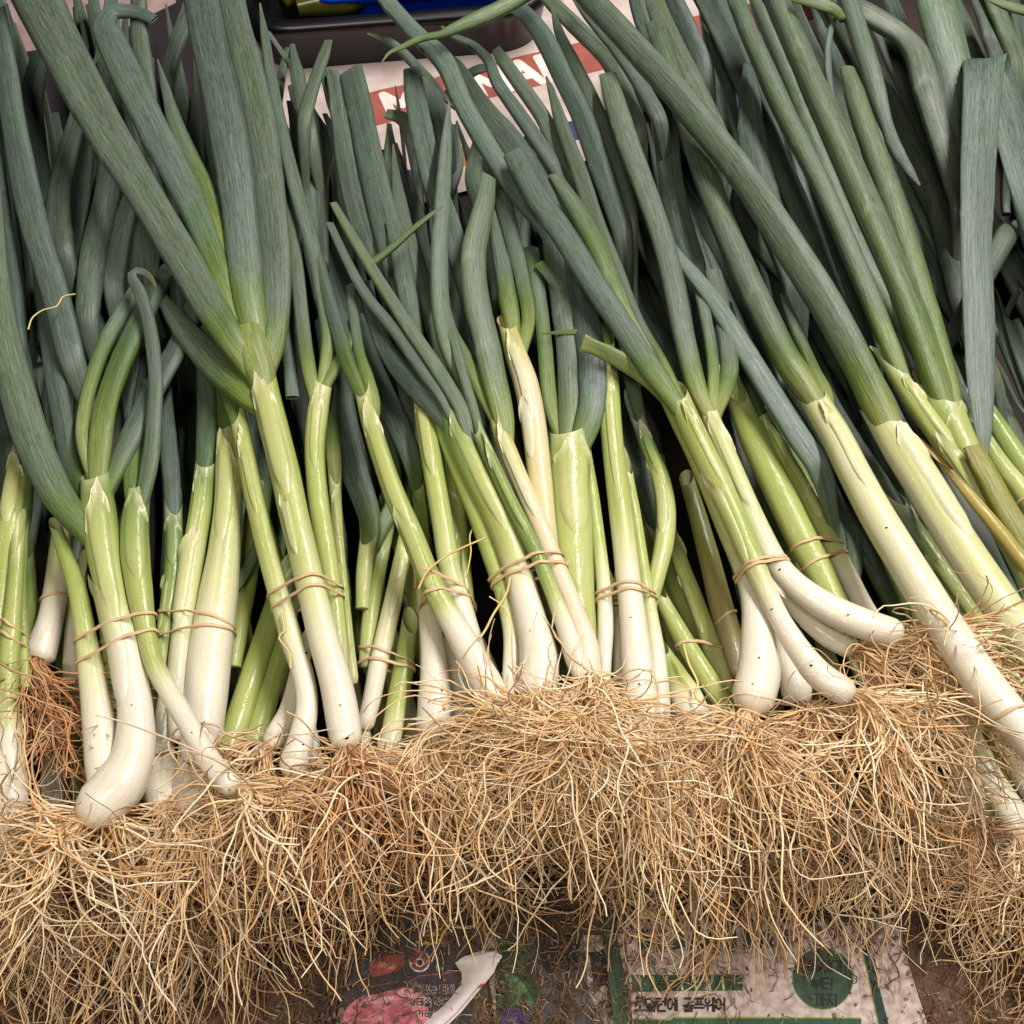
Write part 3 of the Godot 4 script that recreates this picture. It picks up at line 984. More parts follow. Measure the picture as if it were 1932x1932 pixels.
func litter() -> void:
	var mb := MB.new()
	for k in 5200:
		var x := rng.randf_range(-40, 1980)
		var y := rng.randf_range(1640, 1945)
		var where := at(x, y, 3)
		var on_paper := (x > 1200 and x < 1745 and y > 1860) or (x > 690 and x < 900 and y > 1810)
		if on_paper and rng.randf() < 0.72: continue
		if x > 1400 and x < 1740 and y > 1790 and rng.randf() < 0.6: continue
		if noise.get_noise_2d(x * 1.1, y * 1.1) < -0.28: continue
		var p := where + Vector3(0, rng.randf_range(0.0, 0.007), 0)
		var v := Vector3(rng.randfn(), rng.randfn() * 0.25, rng.randfn()).normalized()
		var th := rng.randf_range(0.00018, 0.0006)
		var tone := rng.randf_range(0.35, 1.0)
		var col := Vector3(0.40, 0.235, 0.105).lerp(Vector3(0.15, 0.075, 0.04), rng.randf()) * tone * 1.25
		if rng.randf() < 0.12: col = Vector3(0.6, 0.45, 0.24)
		var first := mb.v.size()
		var steps := rng.randi_range(3, 9)
		var wide := v.cross(Vector3.UP).normalized()
		for s in steps + 1:
			wide = (wide - v * wide.dot(v)).normalized()
			var high := v.cross(wide)
			for q in 3:
				var dirn := wide * cos(TAU * q / 3) + high * sin(TAU * q / 3)
				mb.v.append(p + dirn * th * (1.0 - 0.6 * s / steps))
				mb.n.append(dirn)
				mb.c.append(Color(col.x, col.y, col.z))
				mb.u.append(Vector2.ZERO)
			p += v * 0.0028
			v = (v + Vector3(rng.randfn(), rng.randfn() * 0.3, rng.randfn()) * 0.55).normalized()
			if p.y < 0.001: v.y = absf(v.y)
		for s in steps:
			for q in 3:
				var a := first + s * 3 + q
				var b := first + s * 3 + (q + 1) % 3
				mb.i.append_array([a, b + 3, b, a, a + 3, b + 3])
	tag(put("root_litter", mb, M.litter, self), "broken brown root ends scattered over the papers at the bottom", "litter", "", "stuff")
	mb = MB.new()
	for k in 2600:
		var x := rng.randf_range(-40, 1980)
		var y := rng.randf_range(1640, 1945)
		if x > 1200 and x < 1700 and y > 1800 and rng.randf() < 0.8: continue
		if x > 690 and x < 890 and y > 1800 and rng.randf() < 0.9: continue
		var p := at(x, y, rng.randf_range(2, 6))
		var col := Vector3(0.10, 0.06, 0.04).lerp(Vector3(0.33, 0.21, 0.12), rng.randf() * rng.randf())
		var r := rng.randf_range(0.0006, 0.0024)
		if rng.randf() < 0.06: r *= 2.0
		var first := mb.v.size()
		var bs := Basis.from_euler(Vector3(rng.randf_range(-0.6, 0.6), rng.randf() * TAU, rng.randf_range(-0.6, 0.6)))
		for q in 6:
			var e := bs * (Vector3(cos(TAU * q / 6) * rng.randf_range(0.5, 1.3), rng.randf_range(-0.15, 0.15), sin(TAU * q / 6) * 0.55) * r)
			mb.v.append(p + e)
			mb.n.append((e.normalized() + Vector3.UP).normalized())
			mb.c.append(Color(col.x, col.y, col.z))
			mb.u.append(Vector2.ZERO)
		mb.v.append(p + Vector3(0, r * 0.6, 0))
		mb.n.append(Vector3.UP)
		mb.c.append(Color(col.x, col.y, col.z))
		mb.u.append(Vector2.ZERO)
		for q in 6: mb.i.append_array([first + 6, first + q, first + (q + 1) % 6])
	tag(put("soil", mb, M.litter, self), "crumbs of soil and dry skin scattered between the root tips and papers", "soil", "", "stuff")

func loose(label: String, text: String, h: float, thick: float, tone: Color) -> void:
	var S := path(text, h, h, 0.003)
	for k in S.r.size(): S.r[k] = thick
	var o := tube(S, Vector3.ZERO, 1.0, tone, {"sides": 5})
	tag(put("loose_root", o, M.band, self), label, "root thread")

func _ready() -> void:
	rng.seed = 20240611
	noise.seed = 3
	noise.frequency = 0.02
	noise.fractal_octaves = 3
	var cam := Camera3D.new()
	cam.name = "camera"
	cam.position = cam_at
	cam.rotation_degrees = Vector3(-cam_pitch, 0, 0)
	cam.fov = cam_fov
	cam.near = 0.02
	cam.far = 30.0
	add_child(cam)
	cam.current = true
	var we := WorldEnvironment.new()
	we.name = "environment"
	var env := Environment.new()
	env.background_mode = Environment.BG_COLOR
	env.background_color = Color(0.06, 0.06, 0.06)
	env.background_energy_multiplier = 1.0
	env.tonemap_mode = Environment.TONE_MAPPER_LINEAR
	env.tonemap_exposure = 1.08
	env.sdfgi_enabled = true
	env.ssao_enabled = true
	env.ssil_enabled = true
	we.environment = env
	add_child(we)
	lamp("ceiling_light", Vector3(0.7, 1.95, -0.95), Vector3(0.02, 0.1, -0.4), Vector2(0.1, 1.7), 6.4, Color(1.0, 0.965, 0.95))
	lamp("front_fill_light", Vector3(-0.35, 2.0, 0.35), Vector3(0, 0.1, -0.2), Vector2(0.9, 0.12), 1.7, Color(1.0, 0.95, 0.89))  # unseen fill lamp, added to brighten the papers and roots in front
	slope_top = at(966, 1470, 126).z
	slope_foot = at(966, 1800, 5).z
	make_materials()
	setting()
	plants()
	bands()
	var owner := {}
	for k in plants_by_key: owner[k] = plants_by_key[k]
	for s in ["H1 1203 1332 2.6", "H1 1210 1337 1.6", "H1 1190 1165 1.0", "H1 1206 1290 0.9", "F3 834 1303 1.2", "F3 839 1338 2.0", "C2 578 1232 1.6", "C2 572 1405 1.0", "J3 1471 1074 1.2", "J3 1600 1160 0.9",
			"J2 1455 1150 1.0", "J2 1530 1255 1.0", "J1 1432 1240 0.9", "J1 1420 1290 0.8", "A3 362 1382 1.3", "B1 385 1440 1.3", "C1 655 1392 1.4", "C1 642 1330 0.9", "F1 752 955 1.6", "F1 760 962 1.2", "G1 1000 1190 0.8", "I3 1300 1345 1.2", "K1 1672 996 1.8", "K1 1780 1170 1.0", "A1 248 1330 0.9"]:
		var q: PackedStringArray = s.split(" ")
		fleck(owner[q[0]], q[0], float(q[1]), float(q[2]), float(q[3]))
	buried()
	far_leaves()
	litter()

func plants() -> void:
	var peach := Color(1.0, 0.90, 0.82)
	# --- left edge
	P("L1", "pale yellow-green shaft cut off by the left edge, level with the dark hollow", "118 128", "-20 1300 50 .8,-5 1180 52 .9,10 1090 52 .9,20 1000 52 .9,30 920 46 1,40 860 38 1.5",
		["128 124 .7;36 890 38 1.5,40 800 34 2.6,36 700 32 3,28 590 30 3"])
	P("L2", "scallion with a plump white bulb standing at the left edge above the root mass", "128 136", "10 1614 48 0,14 1570 70 0,18 1480 66 0,15 1400 54 .1,12 1340 46 .8,15 1270 40 1,22 1190 36 1,28 1110 30 1.1,32 1050 26 1.3",
		[], "70 120 -20 120 .25")
	P("L2b", "thin green shaft at the left edge, right-hand one under the same twisted band", "126 128", "48 1300 22 1,42 1200 22 1.2,37 1120 24 1.2,40 1040 22 1.4", ["128 120 .8;39 1060 22 1.4,48 960 24 2,55 860 24 3,58 740 22 3"])
	P("L3", "white scallion with a ragged brown base and rust-red roots, half in shadow", "104 100", "70 1250 66 0,80 1222 56 0,95 1170 46 0,106 1110 44 .2,112 1060 42 .6,118 1000 36 1",
		[], "150 140 5 200 .8")
	P("L4", "slim white shaft tucked between the rust-red roots and the swollen curling bulb", "88 92", "142 1340 36 0,138 1260 38 0,140 1190 34 .1,145 1130 28 .6", [], "40 110 0 120 .6")
	# --- first full bunch
	P("A1", "scallion with the swollen bulb curling left and two bright inner leaves", "140 150", "150 1546 58 0,186 1520 96 0,226 1478 98 0,250 1425 80 0,255 1350 66 0,246 1280 62 0,234 1215 60 .25,217 1150 59 .9,204 1085 60 1,194 1025 66 1.1,186 965 66 1.5,181 915 56 1.8",
		["154 166 .6;172 1060 38 1.3,140 995 52 2.2,100 920 62 2.9,62 835 66 3,36 750 66 3,12 660 64 3,-5 560 58 3,-15 460 50 3,-22 340 40 3",
		 "140 124 .6;168 990 30 2,142 930 38 2.6,122 830 42 3,103 720 40 3,88 600 36 3,75 480 30 3",
		 "157 142 .85;158 925 26 1.2,150 860 25 1.1,153 800 25 1.2,166 735 26 1.6,192 660 28 2.2,230 590 28 2.8,262 540 26 3",
		 "160 142 .75;185 925 40 1.1,188 850 43 1.2,200 770 44 1.6,225 695 46 2.1,255 630 46 2.7,290 560 42 3,320 500 36 3",
		 "150 132 .6;208 960 42 1.6,232 860 47 2.8,275 765 50 3,312 695 48 3,345 630 44 3,370 560 40 3"], "120 150 -20 120 .12|34 80 -50 -90 .05 1.1")
	P("A2", "straight pale shaft at the left of the first bunch, beside the swollen bulb", "132 140", "200 1505 62 0,194 1440 64 0,186 1360 58 .1,174 1280 48 .4,160 1190 38 .8,145 1110 34 1,125 1050 28 1.2,110 1005 22 1.6", [], "60 120 -10 150 .1")
	P("A3", "scallion whose thin white end sweeps out to the right below its green neck", "150 150", "454 1488 40 0,426 1472 48 0,390 1425 44 0,352 1358 40 0,318 1300 38 .15,292 1250 36 1.0,277 1190 36 1,264 1110 48 1.1,256 1040 54 1.5,256 980 50 2,262 930 40 2.2",
		["154 168 .55;268 990 34 2.2,281 900 33 2.7,290 800 30 3,294 720 28 3,287 640 26 3,276 585 25 3,262 545 24 3,249 522 20 3,254 511 16 3,268 512 14 3,284 524 10 3.2,293 542 5 3.2",
		 "150 132 .75;250 990 30 1.6,244 930 30 1.9,250 870 28 2.4,262 800 26 3,275 720 24 3"], "90 130 70 110 .05")
	P("A4", "white bulb half hidden between the swollen bulb and the sweeping thin one", "110 112", "322 1536 76 0,313 1490 82 0,304 1440 60 0,310 1370 38 .1,318 1300 32 .3", [], "70 120 20 120 .2")
	# --- second bunch
	P("B1", "thick ribbed white shaft, the broadest of the bunch held by the twisted band", "114 118", "362 1548 60 0,366 1495 78 0,376 1420 78 0,388 1320 80 0,398 1220 80 .15,412 1120 72 .5,424 1030 60 .8,431 950 54 .9,434 880 54 1,432 820 46 1.4",
		["116 98 .6;432 850 44 1.5,425 780 44 2.4,412 700 42 3,395 600 38 3,375 480 36 3", "104 104 .4;430 1190 18 2.5,452 1120 28 3,474 1055 22 3,490 1000 5 3"], "80 120 30 120 .15")
	P("B2", "glossy middle shaft of the bunch with the twisted band, dark green above", "116 116", "335 1400 36 0,332 1300 38 .1,340 1210 39 .35,352 1120 40 .6,366 1030 42 .8,378 960 42 1.2,386 890 40 2.3",
		["116 108 .7;383 920 38 2.1,389 840 40 2.8,388 740 38 3,380 640 36 3,365 520 34 3,345 400 30 3"])
	P("B3", "narrow dark shaft with a bright green foot, leftmost under the twisted band", "110 112", "298 1300 26 .6,310 1200 30 1.1,322 1120 32 1.4,328 1050 34 2,327 980 34 2.7", ["112 102 .8;327 1010 33 2.7,324 920 32 3.1,318 830 32 3.1,312 740 30 3,305 640 28 3"])
	P("B5", "speckled yellow-green sheath leaning behind the thick ribbed shaft", "92 92", "440 1260 30 1,452 1180 34 1,464 1100 38 1.1,474 1030 36 1.2,482 960 26 1.6", [])
	P("B6", "shaded lime stalk leaning right in the gap between the ribbed shaft and the slender one", "94 90", "428 1425 46 1.0,452 1350 48 1.0,478 1270 46 1.1,504 1190 42 1.3,528 1110 36 1.8", [])
	P("B7", "second shaded stalk in that gap, right behind the leaning lime one", "86 84", "478 1405 46 1.1,500 1330 46 1.1,522 1250 42 1.3,542 1170 36 1.7", [])
	# --- third bunch with the big fan
	P("C1", "largest scallion, its wide grey-green leaves fanning out to the top left", "148 157", "657 1414 56 0,650 1372 66 0,635 1290 62 .02,612 1210 58 .15,592 1130 56 .5,573 1050 56 .8,555 975 56 .9,538 895 56 1,518 815 54 1,503 755 52 1.1,494 715 54 1.1",
		["157 166 .9;502 770 48 1.1,491 705 60 1.0,479 660 58 1.0,469 620 52 1.0,460 588 44 1.2",
		 "168 192 .5;487 722 44 1.2,462 677 52 1.7,430 630 60 2.5,390 565 64 2.9,345 490 66 3,283 385 68 3,205 255 76 3,140 135 84 3,80 20 90 3,40 -70 92 3",
		 "172 178 .6;466 612 38 1.0,441 560 42 1.4,412 505 46 2.1,367 400 52 2.7,305 275 56 3,245 155 58 3,208 75 54 3,196 50 46 3,212 24 34 3,255 25 28 3.3,290 40 24 3.3",
		 "167 172 .8;455 600 34 1.2,430 515 40 1.2,408 430 43 1.5,380 350 41 2.1,350 290 38 2.6,330 235 30 2.8,315 180 20 3,297 113 3 3",
		 "170 190 .45;477 645 48 1.3,471 580 60 2.3,462 470 68 2.9,448 340 70 3,425 215 70 3,398 90 68 3,375 -40 66 3",
		 "160 182 .45;504 722 40 1.5,517 655 50 2.2,521 590 56 2.9,519 480 62 3,505 350 64 3,488 240 64 3,465 130 64 3,440 30 62 3,425 -40 60 3",
		 "150 142 .55;501 792 44 1.5,470 765 54 2.5,440 728 60 3,400 685 60 3,358 635 48 3,325 590 34 3,305 560 22 3.2,297 545 12 3.3"], "110 130 10 140 .7")
	P("C2", "slender scallion with a small round bulb left of the largest one", "140 140", "550 1468 40 0,555 1440 56 0,570 1385 46 0,579 1330 40 0,572 1275 40 .05,552 1210 41 .3,530 1130 40 .6,508 1050 38 .9,488 970 37 1,468 880 36 1,452 805 34 1.3",
		["142 132 .7;455 830 32 1.6,440 770 34 2.5,420 700 34 3,395 620 32 3"], "80 130 -5 140 .35")
	P("C3", "slim forked scallion at the right of the largest one, under its band", "134 142", "642 1310 30 .2,640 1240 34 .7,632 1150 36 1,618 1050 38 1,602 950 38 1,594 850 38 1.1,599 780 40 .9,606 735 38 .9",
		["144 150 .8;600 770 30 1.3,585 705 30 2.4,572 620 30 3,560 520 28 3,548 420 26 3,530 320 24 3,512 230 20 3,503 150 14 3",
		 "148 166 .7;612 740 30 1.1,618 690 26 1.6,620 640 28 2.6,605 540 30 3,585 450 30 3,560 360 28 3,530 240 26 3,512 150 24 3,500 70 18 3,491 5 4 3",
		 "152 154 .7;618 745 26 1,635 705 24 2,655 662 25 2.6,671 622 22 2.5"])
	P("C4", "cut leaf tube hanging end down beside the forked slim scallion", "0", "", ["128 136 .85 1;541 560 26 3,545 640 26 3,549 700 26 3,552 748 26 2.5"])
	P("C5", "pale bulb peeping out left of the small round one, among the roots", "108 112", "505 1412 40 0,522 1385 46 0,545 1340 40 0,560 1280 34 .2", [], "70 120 -30 110 .3")
	P("D1", "hair-thin green shaft between the largest scallion and the leaning white one", "108 112", "668 1290 20 .5,660 1220 20 .9,650 1120 20 1,640 1020 20 1,632 920 24 1.2", ["112 106 .7;634 950 28 1.3,628 860 32 1.1,625 780 32 2.3,628 700 28 3"])
	# --- leaning bunch behind
	P("E1", "white shaft leaning left under a loose band, behind the largest scallion", "104 108", "686 1378 34 0,700 1320 36 0,712 1260 37 .1,728 1190 37 .4,742 1130 35 .6,755 1070 33 .9,764 1020 28 1.2",
		["108 102 .6;760 1050 28 1.4,778 980 34 2.5,790 900 36 3,780 800 40 3,760 700 40 3"])
	P("E2", "narrow pale green shaft at the left of the leaning white one", "98 100", "690 1260 26 .7,698 1180 32 .9,708 1110 32 1,720 1050 28 1.5", [])
	P("E3", "green shaft with a white foot, right of the leaning white one", "98 100", "720 1484 34 0,732 1420 42 0,743 1370 42 .5,750 1330 42 1.1,760 1270 40 1.2,770 1200 34 1.4", [], "60 100 0 120 .6")
	P("E4", "dark scallion with two drooping leaves over a short pale collar", "104 108", "684 1150 26 .9,688 1080 32 .8,694 1035 36 1.2", ["110 102 .5;692 1060 34 1.8,700 990 42 3,672 900 52 3.2,650 800 54 3.2,632 700 52 3.2,615 600 46 3.2", "112 102 .5;696 1070 30 1.8,715 1010 34 3,738 960 30 3.2,745 900 20 3.2"])
	P("E5", "dark leaf bending into a thin green neck behind the first diagonal shaft", "112 116", "802 1090 22 1,797 1000 24 1.1,790 930 26 1.6", ["118 112 .6;792 950 26 2,778 870 38 3,750 800 46 3,720 740 46 3.2,695 680 42 3.2,670 600 36 3.2"])
	# --- centre left bunch
	P("F1", "long diagonal scallion crossing its bunch, white end bent to the right", "150 156", "970 1354 46 0,946 1337 60 0,915 1288 60 0,880 1224 53 0,856 1180 47 .05,834 1142 43 1.0,810 1092 42 1.1,778 1010 42 1.1,748 940 41 1.1,720 860 38 1.2,700 795 36 1.3,690 755 34 1.4",
		["157 152 .7;690 775 28 1.5,672 725 30 2,655 680 30 2.4,640 630 28 3,620 570 28 3,600 500 26 3,580 430 22 3",
		 "158 150 .8;700 800 26 1.2,702 755 26 1.2,690 712 24 1.6,677 670 22 2.3,668 610 20 3,660 540 18 3"], "110 140 40 120 .0")
	P("F2", "straight scallion just right of the long diagonal one, white where they cross", "138 140", "908 1292 46 0,890 1225 48 0,870 1150 44 .1,850 1080 42 .7,834 980 42 .9,818 890 40 1,803 800 38 1.1,794 740 34 1.4",
		["140 132 .7;798 770 34 1.5,790 700 36 2.4,778 620 38 3,760 520 40 3,745 420 40 3"])
	P("F3", "scallion with an upright egg-shaped white bulb at the left of the centre bunch", "126 132", "814 1394 48 0,816 1370 64 0,820 1320 66 0,820 1260 56 0,814 1200 44 0,806 1140 34 .4,798 1080 26 .9", [], "130 150 90 110 .0")
	P("F4", "smaller bulb tucked behind the upright egg-shaped one", "110 112", "870 1388 40 0,869 1350 50 0,864 1300 46 0,856 1230 34 .1,848 1150 28 .6", [], "60 120 30 120 .15")
	P("F5", "dim wet yellow-green shaft at the right rear of the centre left bunch", "116 118", "885 1200 28 .6,880 1140 32 .9,870 1050 34 1,860 950 34 1.1,852 860 32 1.3,846 800 30 2", ["118 112 .7;850 840 30 2,842 760 34 3,830 660 36 3,812 560 38 3"])
	# --- centre bunch
	P("G1", "thickest white shaft of the centre bunch, its dark wet leaf leaning left", "146 150", "1010 1322 70 0,1015 1290 78 0,1018 1244 75 0,1008 1190 63 0,990 1125 56 .05,968 1050 54 .7,940 980 54 1.0,908 915 54 1.2,882 860 52 1.4,862 815 48 2,850 780 40 2.6",
		["152 150 .5;870 860 40 2,850 805 46 2.9,820 760 48 3.4,785 725 46 3.4,752 690 40 3.3,727 655 32 3.2,705 600 30 3,688 530 26 3",
		 "160 167 .6;925 885 24 2,895 815 26 2.8,860 750 28 3,815 680 28 3,760 600 26 3,705 515 24 3,660 440 20 3,630 385 14 3",
		 "157 164 .6;896 862 24 2.2,850 775 26 3,800 705 27 3,748 628 26 3,692 560 24 3,650 485 20 3,622 420 16 3"], "120 140 0 110 .0 .9|60 90 -70 -10 .0 1.05")
	P("G0", "thin light strip of a scallion along the left side of the thickest centre shaft", "140 142", "958 1330 34 0,964 1260 34 0,964 1190 32 .3,950 1120 33 .9,925 1040 36 1.0,900 970 36 1.0,872 900 36 1.1,845 830 34 1.2,832 790 30 1.6", [])
	P("G2", "skinny bright green scallion lying on top of the centre bunch", "158 160", "1104 1284 40 0,1086 1244 42 0,1066 1184 35 .05,1044 1125 29 .9,1015 1055 28 1.7,986 995 28 1.7,954 930 28 1.7,925 865 27 1.9,905 820 24 2.2",
		["162 160 .8;908 830 24 2.2,895 780 22 2.8,880 730 20 3,868 690 20 2.8,858 650 20 2.5,850 620 18 2.5"], "60 120 -20 80 .02 .8|40 60 -60 -40 .02 1.05")
	P("G3b", "peach-tinted scallion in the centre bunch ending in tangled pale roots", "150 152", "1095 1362 54 0,1108 1310 60 0,1106 1225 48 0,1080 1145 38 .05,1046 1062 37 .12,1018 990 36 .18,990 925 35 .3,962 860 35 .55,945 815 34 .9,938 785 30 1.1",
		["154 157 .7;945 830 30 1.1,925 775 32 1.5,895 710 30 1.7,872 665 26 2,850 620 22 2.6,835 560 20 3",
		 "158 168 .5;952 835 40 1.2,948 785 45 1.9,932 715 47 3,917 645 48 3,903 590 50 3,893 520 50 3,893 470 48 3,903 425 44 3,915 375 38 3,922 330 30 3"], "150 110 -40 110 .02|80 70 -60 -70 .02 1.15|50 60 20 -80 .02 1.15", peach)
	P("G3a", "pinkish cream stalk with a brown bruise rising behind the peach-tinted one", "144 152", "1045 1100 32 .4,1030 1000 42 .4,1018 900 46 .4,1006 800 47 .25,992 725 46 .18,972 665 40 .6,962 630 34 1.1",
		["154 150 .8;964 650 34 1.1,960 590 36 2.2,950 510 34 3,938 450 26 3,930 400 10 3", "150 142 .8;990 690 28 1,1000 610 26 1.7,985 530 30 2.6,970 470 34 3,950 390 36 3,925 300 36 3"], "", peach)
	P("G4", "flat fan-shaped stalk with a pale collar and three leaves, right of the centre bunch", "126 138", "1112 1330 44 .3,1102 1230 52 .7,1092 1160 66 .85,1083 1080 77 .85,1079 1000 79 .85,1075 930 79 .95,1073 875 84 1.1,1072 835 82 1.3",
		["140 142 .8;1050 870 40 1.2,1040 800 32 1.3,1032 720 30 1.5,1025 640 30 2.1,1015 560 30 3,1000 470 30 3", "144 148 .5;1075 870 50 1.5,1077 780 53 2.5,1074 690 50 3,1066 590 50 3,1052 490 46 3,1035 400 40 3",
		 "148 152 .5;1100 880 42 1.5,1116 790 52 2.9,1118 700 54 3.4,1108 620 50 3.4,1090 540 46 3.2,1070 450 40 3"])
	# --- right of centre
	P("H1", "straight white scallion with black specks, thickest under the single doubled band", "140 142", "1216 1410 62 0,1214 1378 70 0,1208 1320 69 0,1202 1250 61 0,1196 1180 51 0,1188 1110 46 .05,1180 1040 44 .4,1170 960 43 .9,1160 880 42 .95,1152 800 42 1,1147 720 42 1.1,1142 660 40 1.4",
		["142 122 .7;1142 690 40 1.5,1132 600 40 2.4,1118 500 40 3,1100 400 38 3"], "120 140 15 120 .05")
	P("H2", "thin white strip hugging the right side of the straight speckled scallion", "132 132", "1246 1385 34 0,1246 1330 40 0,1240 1240 35 .05,1226 1150 28 .6,1212 1070 27 1,1198 980 26 1,1185 900 22 1.2", [], "50 110 40 120 .1")
	P("H3", "thin scallion at the left of the straight speckled one, green above the band", "130 132", "1140 1325 24 0,1140 1260 29 0,1143 1180 31 0,1140 1110 29 .3,1130 1030 27 1,1118 940 25 1.2,1106 860 20 1.3", [], "40 100 0 110 .3")
	P("H4", "stalk bowed out to the right, dark leaf wrapped into a pale sheath", "128 130", "1226 1150 24 1,1240 1085 33 .8,1254 1020 37 .8,1257 960 37 .8,1246 900 35 1.2,1226 850 31 2,1208 800 28 2.8",
		["131 126 .7;1212 815 28 2.8,1195 750 29 3.2,1182 680 28 3.2,1170 600 28 3.2,1155 520 26 3"])
	P("H5", "sliver of white shaft between the straight speckled scallion and its thin neighbour", "116 118", "1170 1340 24 0,1168 1250 24 0,1166 1170 20 .3", [])
	P("I1", "bright green stalk running diagonally down to the wide-bottomed bulb", "114 114", "1394 1366 30 .8,1375 1340 37 1.1,1345 1295 39 1.1,1310 1240 37 1.05,1280 1190 35 1.1,1250 1135 28 1.3", [])
	P("I2", "pale wet stalk behind the diagonal bright green one", "98 100", "1372 1310 36 .7,1355 1260 36 .8,1335 1200 34 .9,1310 1130 32 1.1,1285 1065 30 1.3,1265 1000 24 2", ["100 95 .7;1270 1020 24 2,1255 940 26 3,1240 860 28 3"])
	P("I3", "stubby white bulb with a lime shoulder between the speckled shaft and the pear bulb", "118 110", "1312 1380 56 0,1306 1350 70 0,1294 1315 64 .25,1274 1275 47 1.2,1255 1240 30 1.3", [], "80 130 20 130 .3")
	P("I4", "dull purplish stalk with its own knotted band in the shade of the pear-shaped bulb", "92 96", "1396 1280 40 .4,1380 1210 47 .6,1360 1140 45 .8,1340 1060 41 1,1318 980 35 1.4,1300 920 30 2", [], "", Color(0.72, 0.60, 0.60))
	# --- hero bunch at the right
	P("J1", "scallion with the pear-shaped white bulb and a torn outer leaf", "148 152", "1414 1347 54 0,1421 1318 84 0,1431 1272 84 0,1430 1222 69 0,1424 1150 51 0,1412 1100 42 .05,1395 1055 40 .6,1372 1000 40 .8,1345 930 40 .9,1315 860 38 1,1285 800 35 1.1,1255 740 30 1.2",
		["153 168 .45;1268 765 34 1.3,1230 722 34 1.5,1190 692 32 1.7,1150 670 30 1.7,1118 655 26 1.4,1098 648 34 .9"], "110 140 10 140 .1")
	P("J2", "scallion swan-necked over the pear bulb, its long ribbed leaf cut off square", "160 163", "1610 1314 46 0,1585 1300 57 0,1545 1272 56 0,1505 1222 47 0,1470 1165 40 0,1442 1108 40 .4,1415 1045 43 1.0,1390 985 45 1.1,1360 920 45 .8,1335 870 45 .9,1308 815 47 1.2,1285 765 48 1.3",
		["166 178 .6;1297 795 42 1.4,1258 735 43 1.8,1225 690 45 2.5,1180 625 48 2.9,1125 545 49 3,1065 450 48 3,1010 370 47 3,980 315 45 3,966 288 41 2.8",
		 "162 155 .7;1282 765 40 1.4,1235 680 43 2.5,1195 610 43 3,1160 520 41 3,1125 430 36 3,1095 335 32 3,1062 240 26 3,1040 170 14 3,1030 145 4 3",
		 "160 162 .6;1240 700 30 1.2,1200 625 40 1.8,1160 548 46 2.2,1130 475 46 2.3,1090 400 40 2.7,1050 330 34 3"], "120 140 60 130 .0")
	P("J3", "scallion whose fat white end bends sharply right and points out of the bunch", "154 156", "1702 1203 48 0,1680 1193 57 0,1630 1178 61 0,1575 1155 60 0,1525 1125 54 0,1490 1095 48 0,1462 1060 44 .1,1435 1005 40 .4,1408 945 38 .6,1382 885 37 .8,1358 830 36 .8,1340 785 34 .7",
		["157 166 .6;1346 805 34 1.1,1318 740 38 2.5,1298 660 42 3,1278 570 44 3,1252 460 44 3,1222 370 43 3,1185 270 42 2.9,1160 190 40 2.7,1147 140 34 2.4", "154 150 .8;1362 805 26 1.2,1354 750 26 1.8,1345 690 24 2.3,1335 620 24 3,1320 540 24 3",
		 "154 147 .6;1372 805 30 1.3,1378 740 35 2.9,1374 680 35 3.2,1362 600 32 3.2,1345 510 32 3"], "130 115 -5 190 .1 .4")
	P("J4", "short white bulb under the fat right-pointing end, brown at the root", "134 136", "1613 1230 32 0,1600 1223 40 0,1565 1203 42 0,1530 1175 38 0,1500 1140 30 0", [], "90 130 50 140 .35")
	P("J5", "bulb between the pear-shaped one and the swan-necked one, roots brown", "124 126", "1508 1332 42 0,1502 1305 58 0,1492 1265 54 0,1480 1220 42 0,1468 1170 30 0", [], "100 140 40 150 .4")
	P("J6", "broad shiny lime stalk behind the hero bunch, split across by a dark slit", "116 118", "1606 1190 44 .8,1572 1130 50 .95,1545 1075 55 1,1510 1010 59 1.0,1478 945 59 1.0,1446 880 55 1.05,1418 820 51 1.05,1398 770 40 1.3", [])
	P("J7", "narrow pale stalk with a white foot, right of the broad lime one", "108 110", "1662 1193 36 0,1628 1140 37 0,1600 1085 37 .1,1570 1030 36 .8,1538 965 35 1,1505 905 34 1.05,1472 850 32 1.2,1440 790 30 2",
		["110 104 .7;1450 810 28 2.2,1420 740 30 3.2,1395 660 30 3.2,1370 570 30 3.2"], "60 120 60 120 .2")
	P("J8", "dim green stalk deep behind the narrow pale one", "84 88", "1650 1170 28 1.1,1590 1060 32 1.2,1545 960 32 1.4,1500 860 30 1.8", [])
	# --- long ones at the right
	P("K1", "long smooth scallion running to the lower right corner, white lower half", "192 152", "1985 1452 60 0,1925 1374 70 0,1860 1295 76 0,1800 1205 73 .05,1745 1120 71 .15,1695 1040 67 .28,1650 965 63 .38,1610 890 59 .4,1575 820 57 .5,1545 770 54 .8",
		["156 152 .7;1553 785 50 .9,1515 725 53 1.6,1480 672 52 2.5,1440 590 52 3,1395 490 51 3,1345 365 48 3,1300 240 44 3,1262 130 40 3,1235 40 36 3",
		 "152 148 .8;1567 805 30 .8,1560 750 30 1.1,1535 700 26 2.2,1510 640 26 3,1480 560 26 3"])
	P("K1b", "dark leaf with a split edge slipping under the long smooth scallion", "0", "", ["140 160 .5;1645 1015 20 1.4,1600 955 36 2.8,1555 890 44 3.2,1500 815 46 3.2,1445 728 44 3.2,1395 645 40 3.1,1345 565 34 3,1310 520 30 3,1270 470 20 3,1240 420 12 3,1212 388 3 3"])
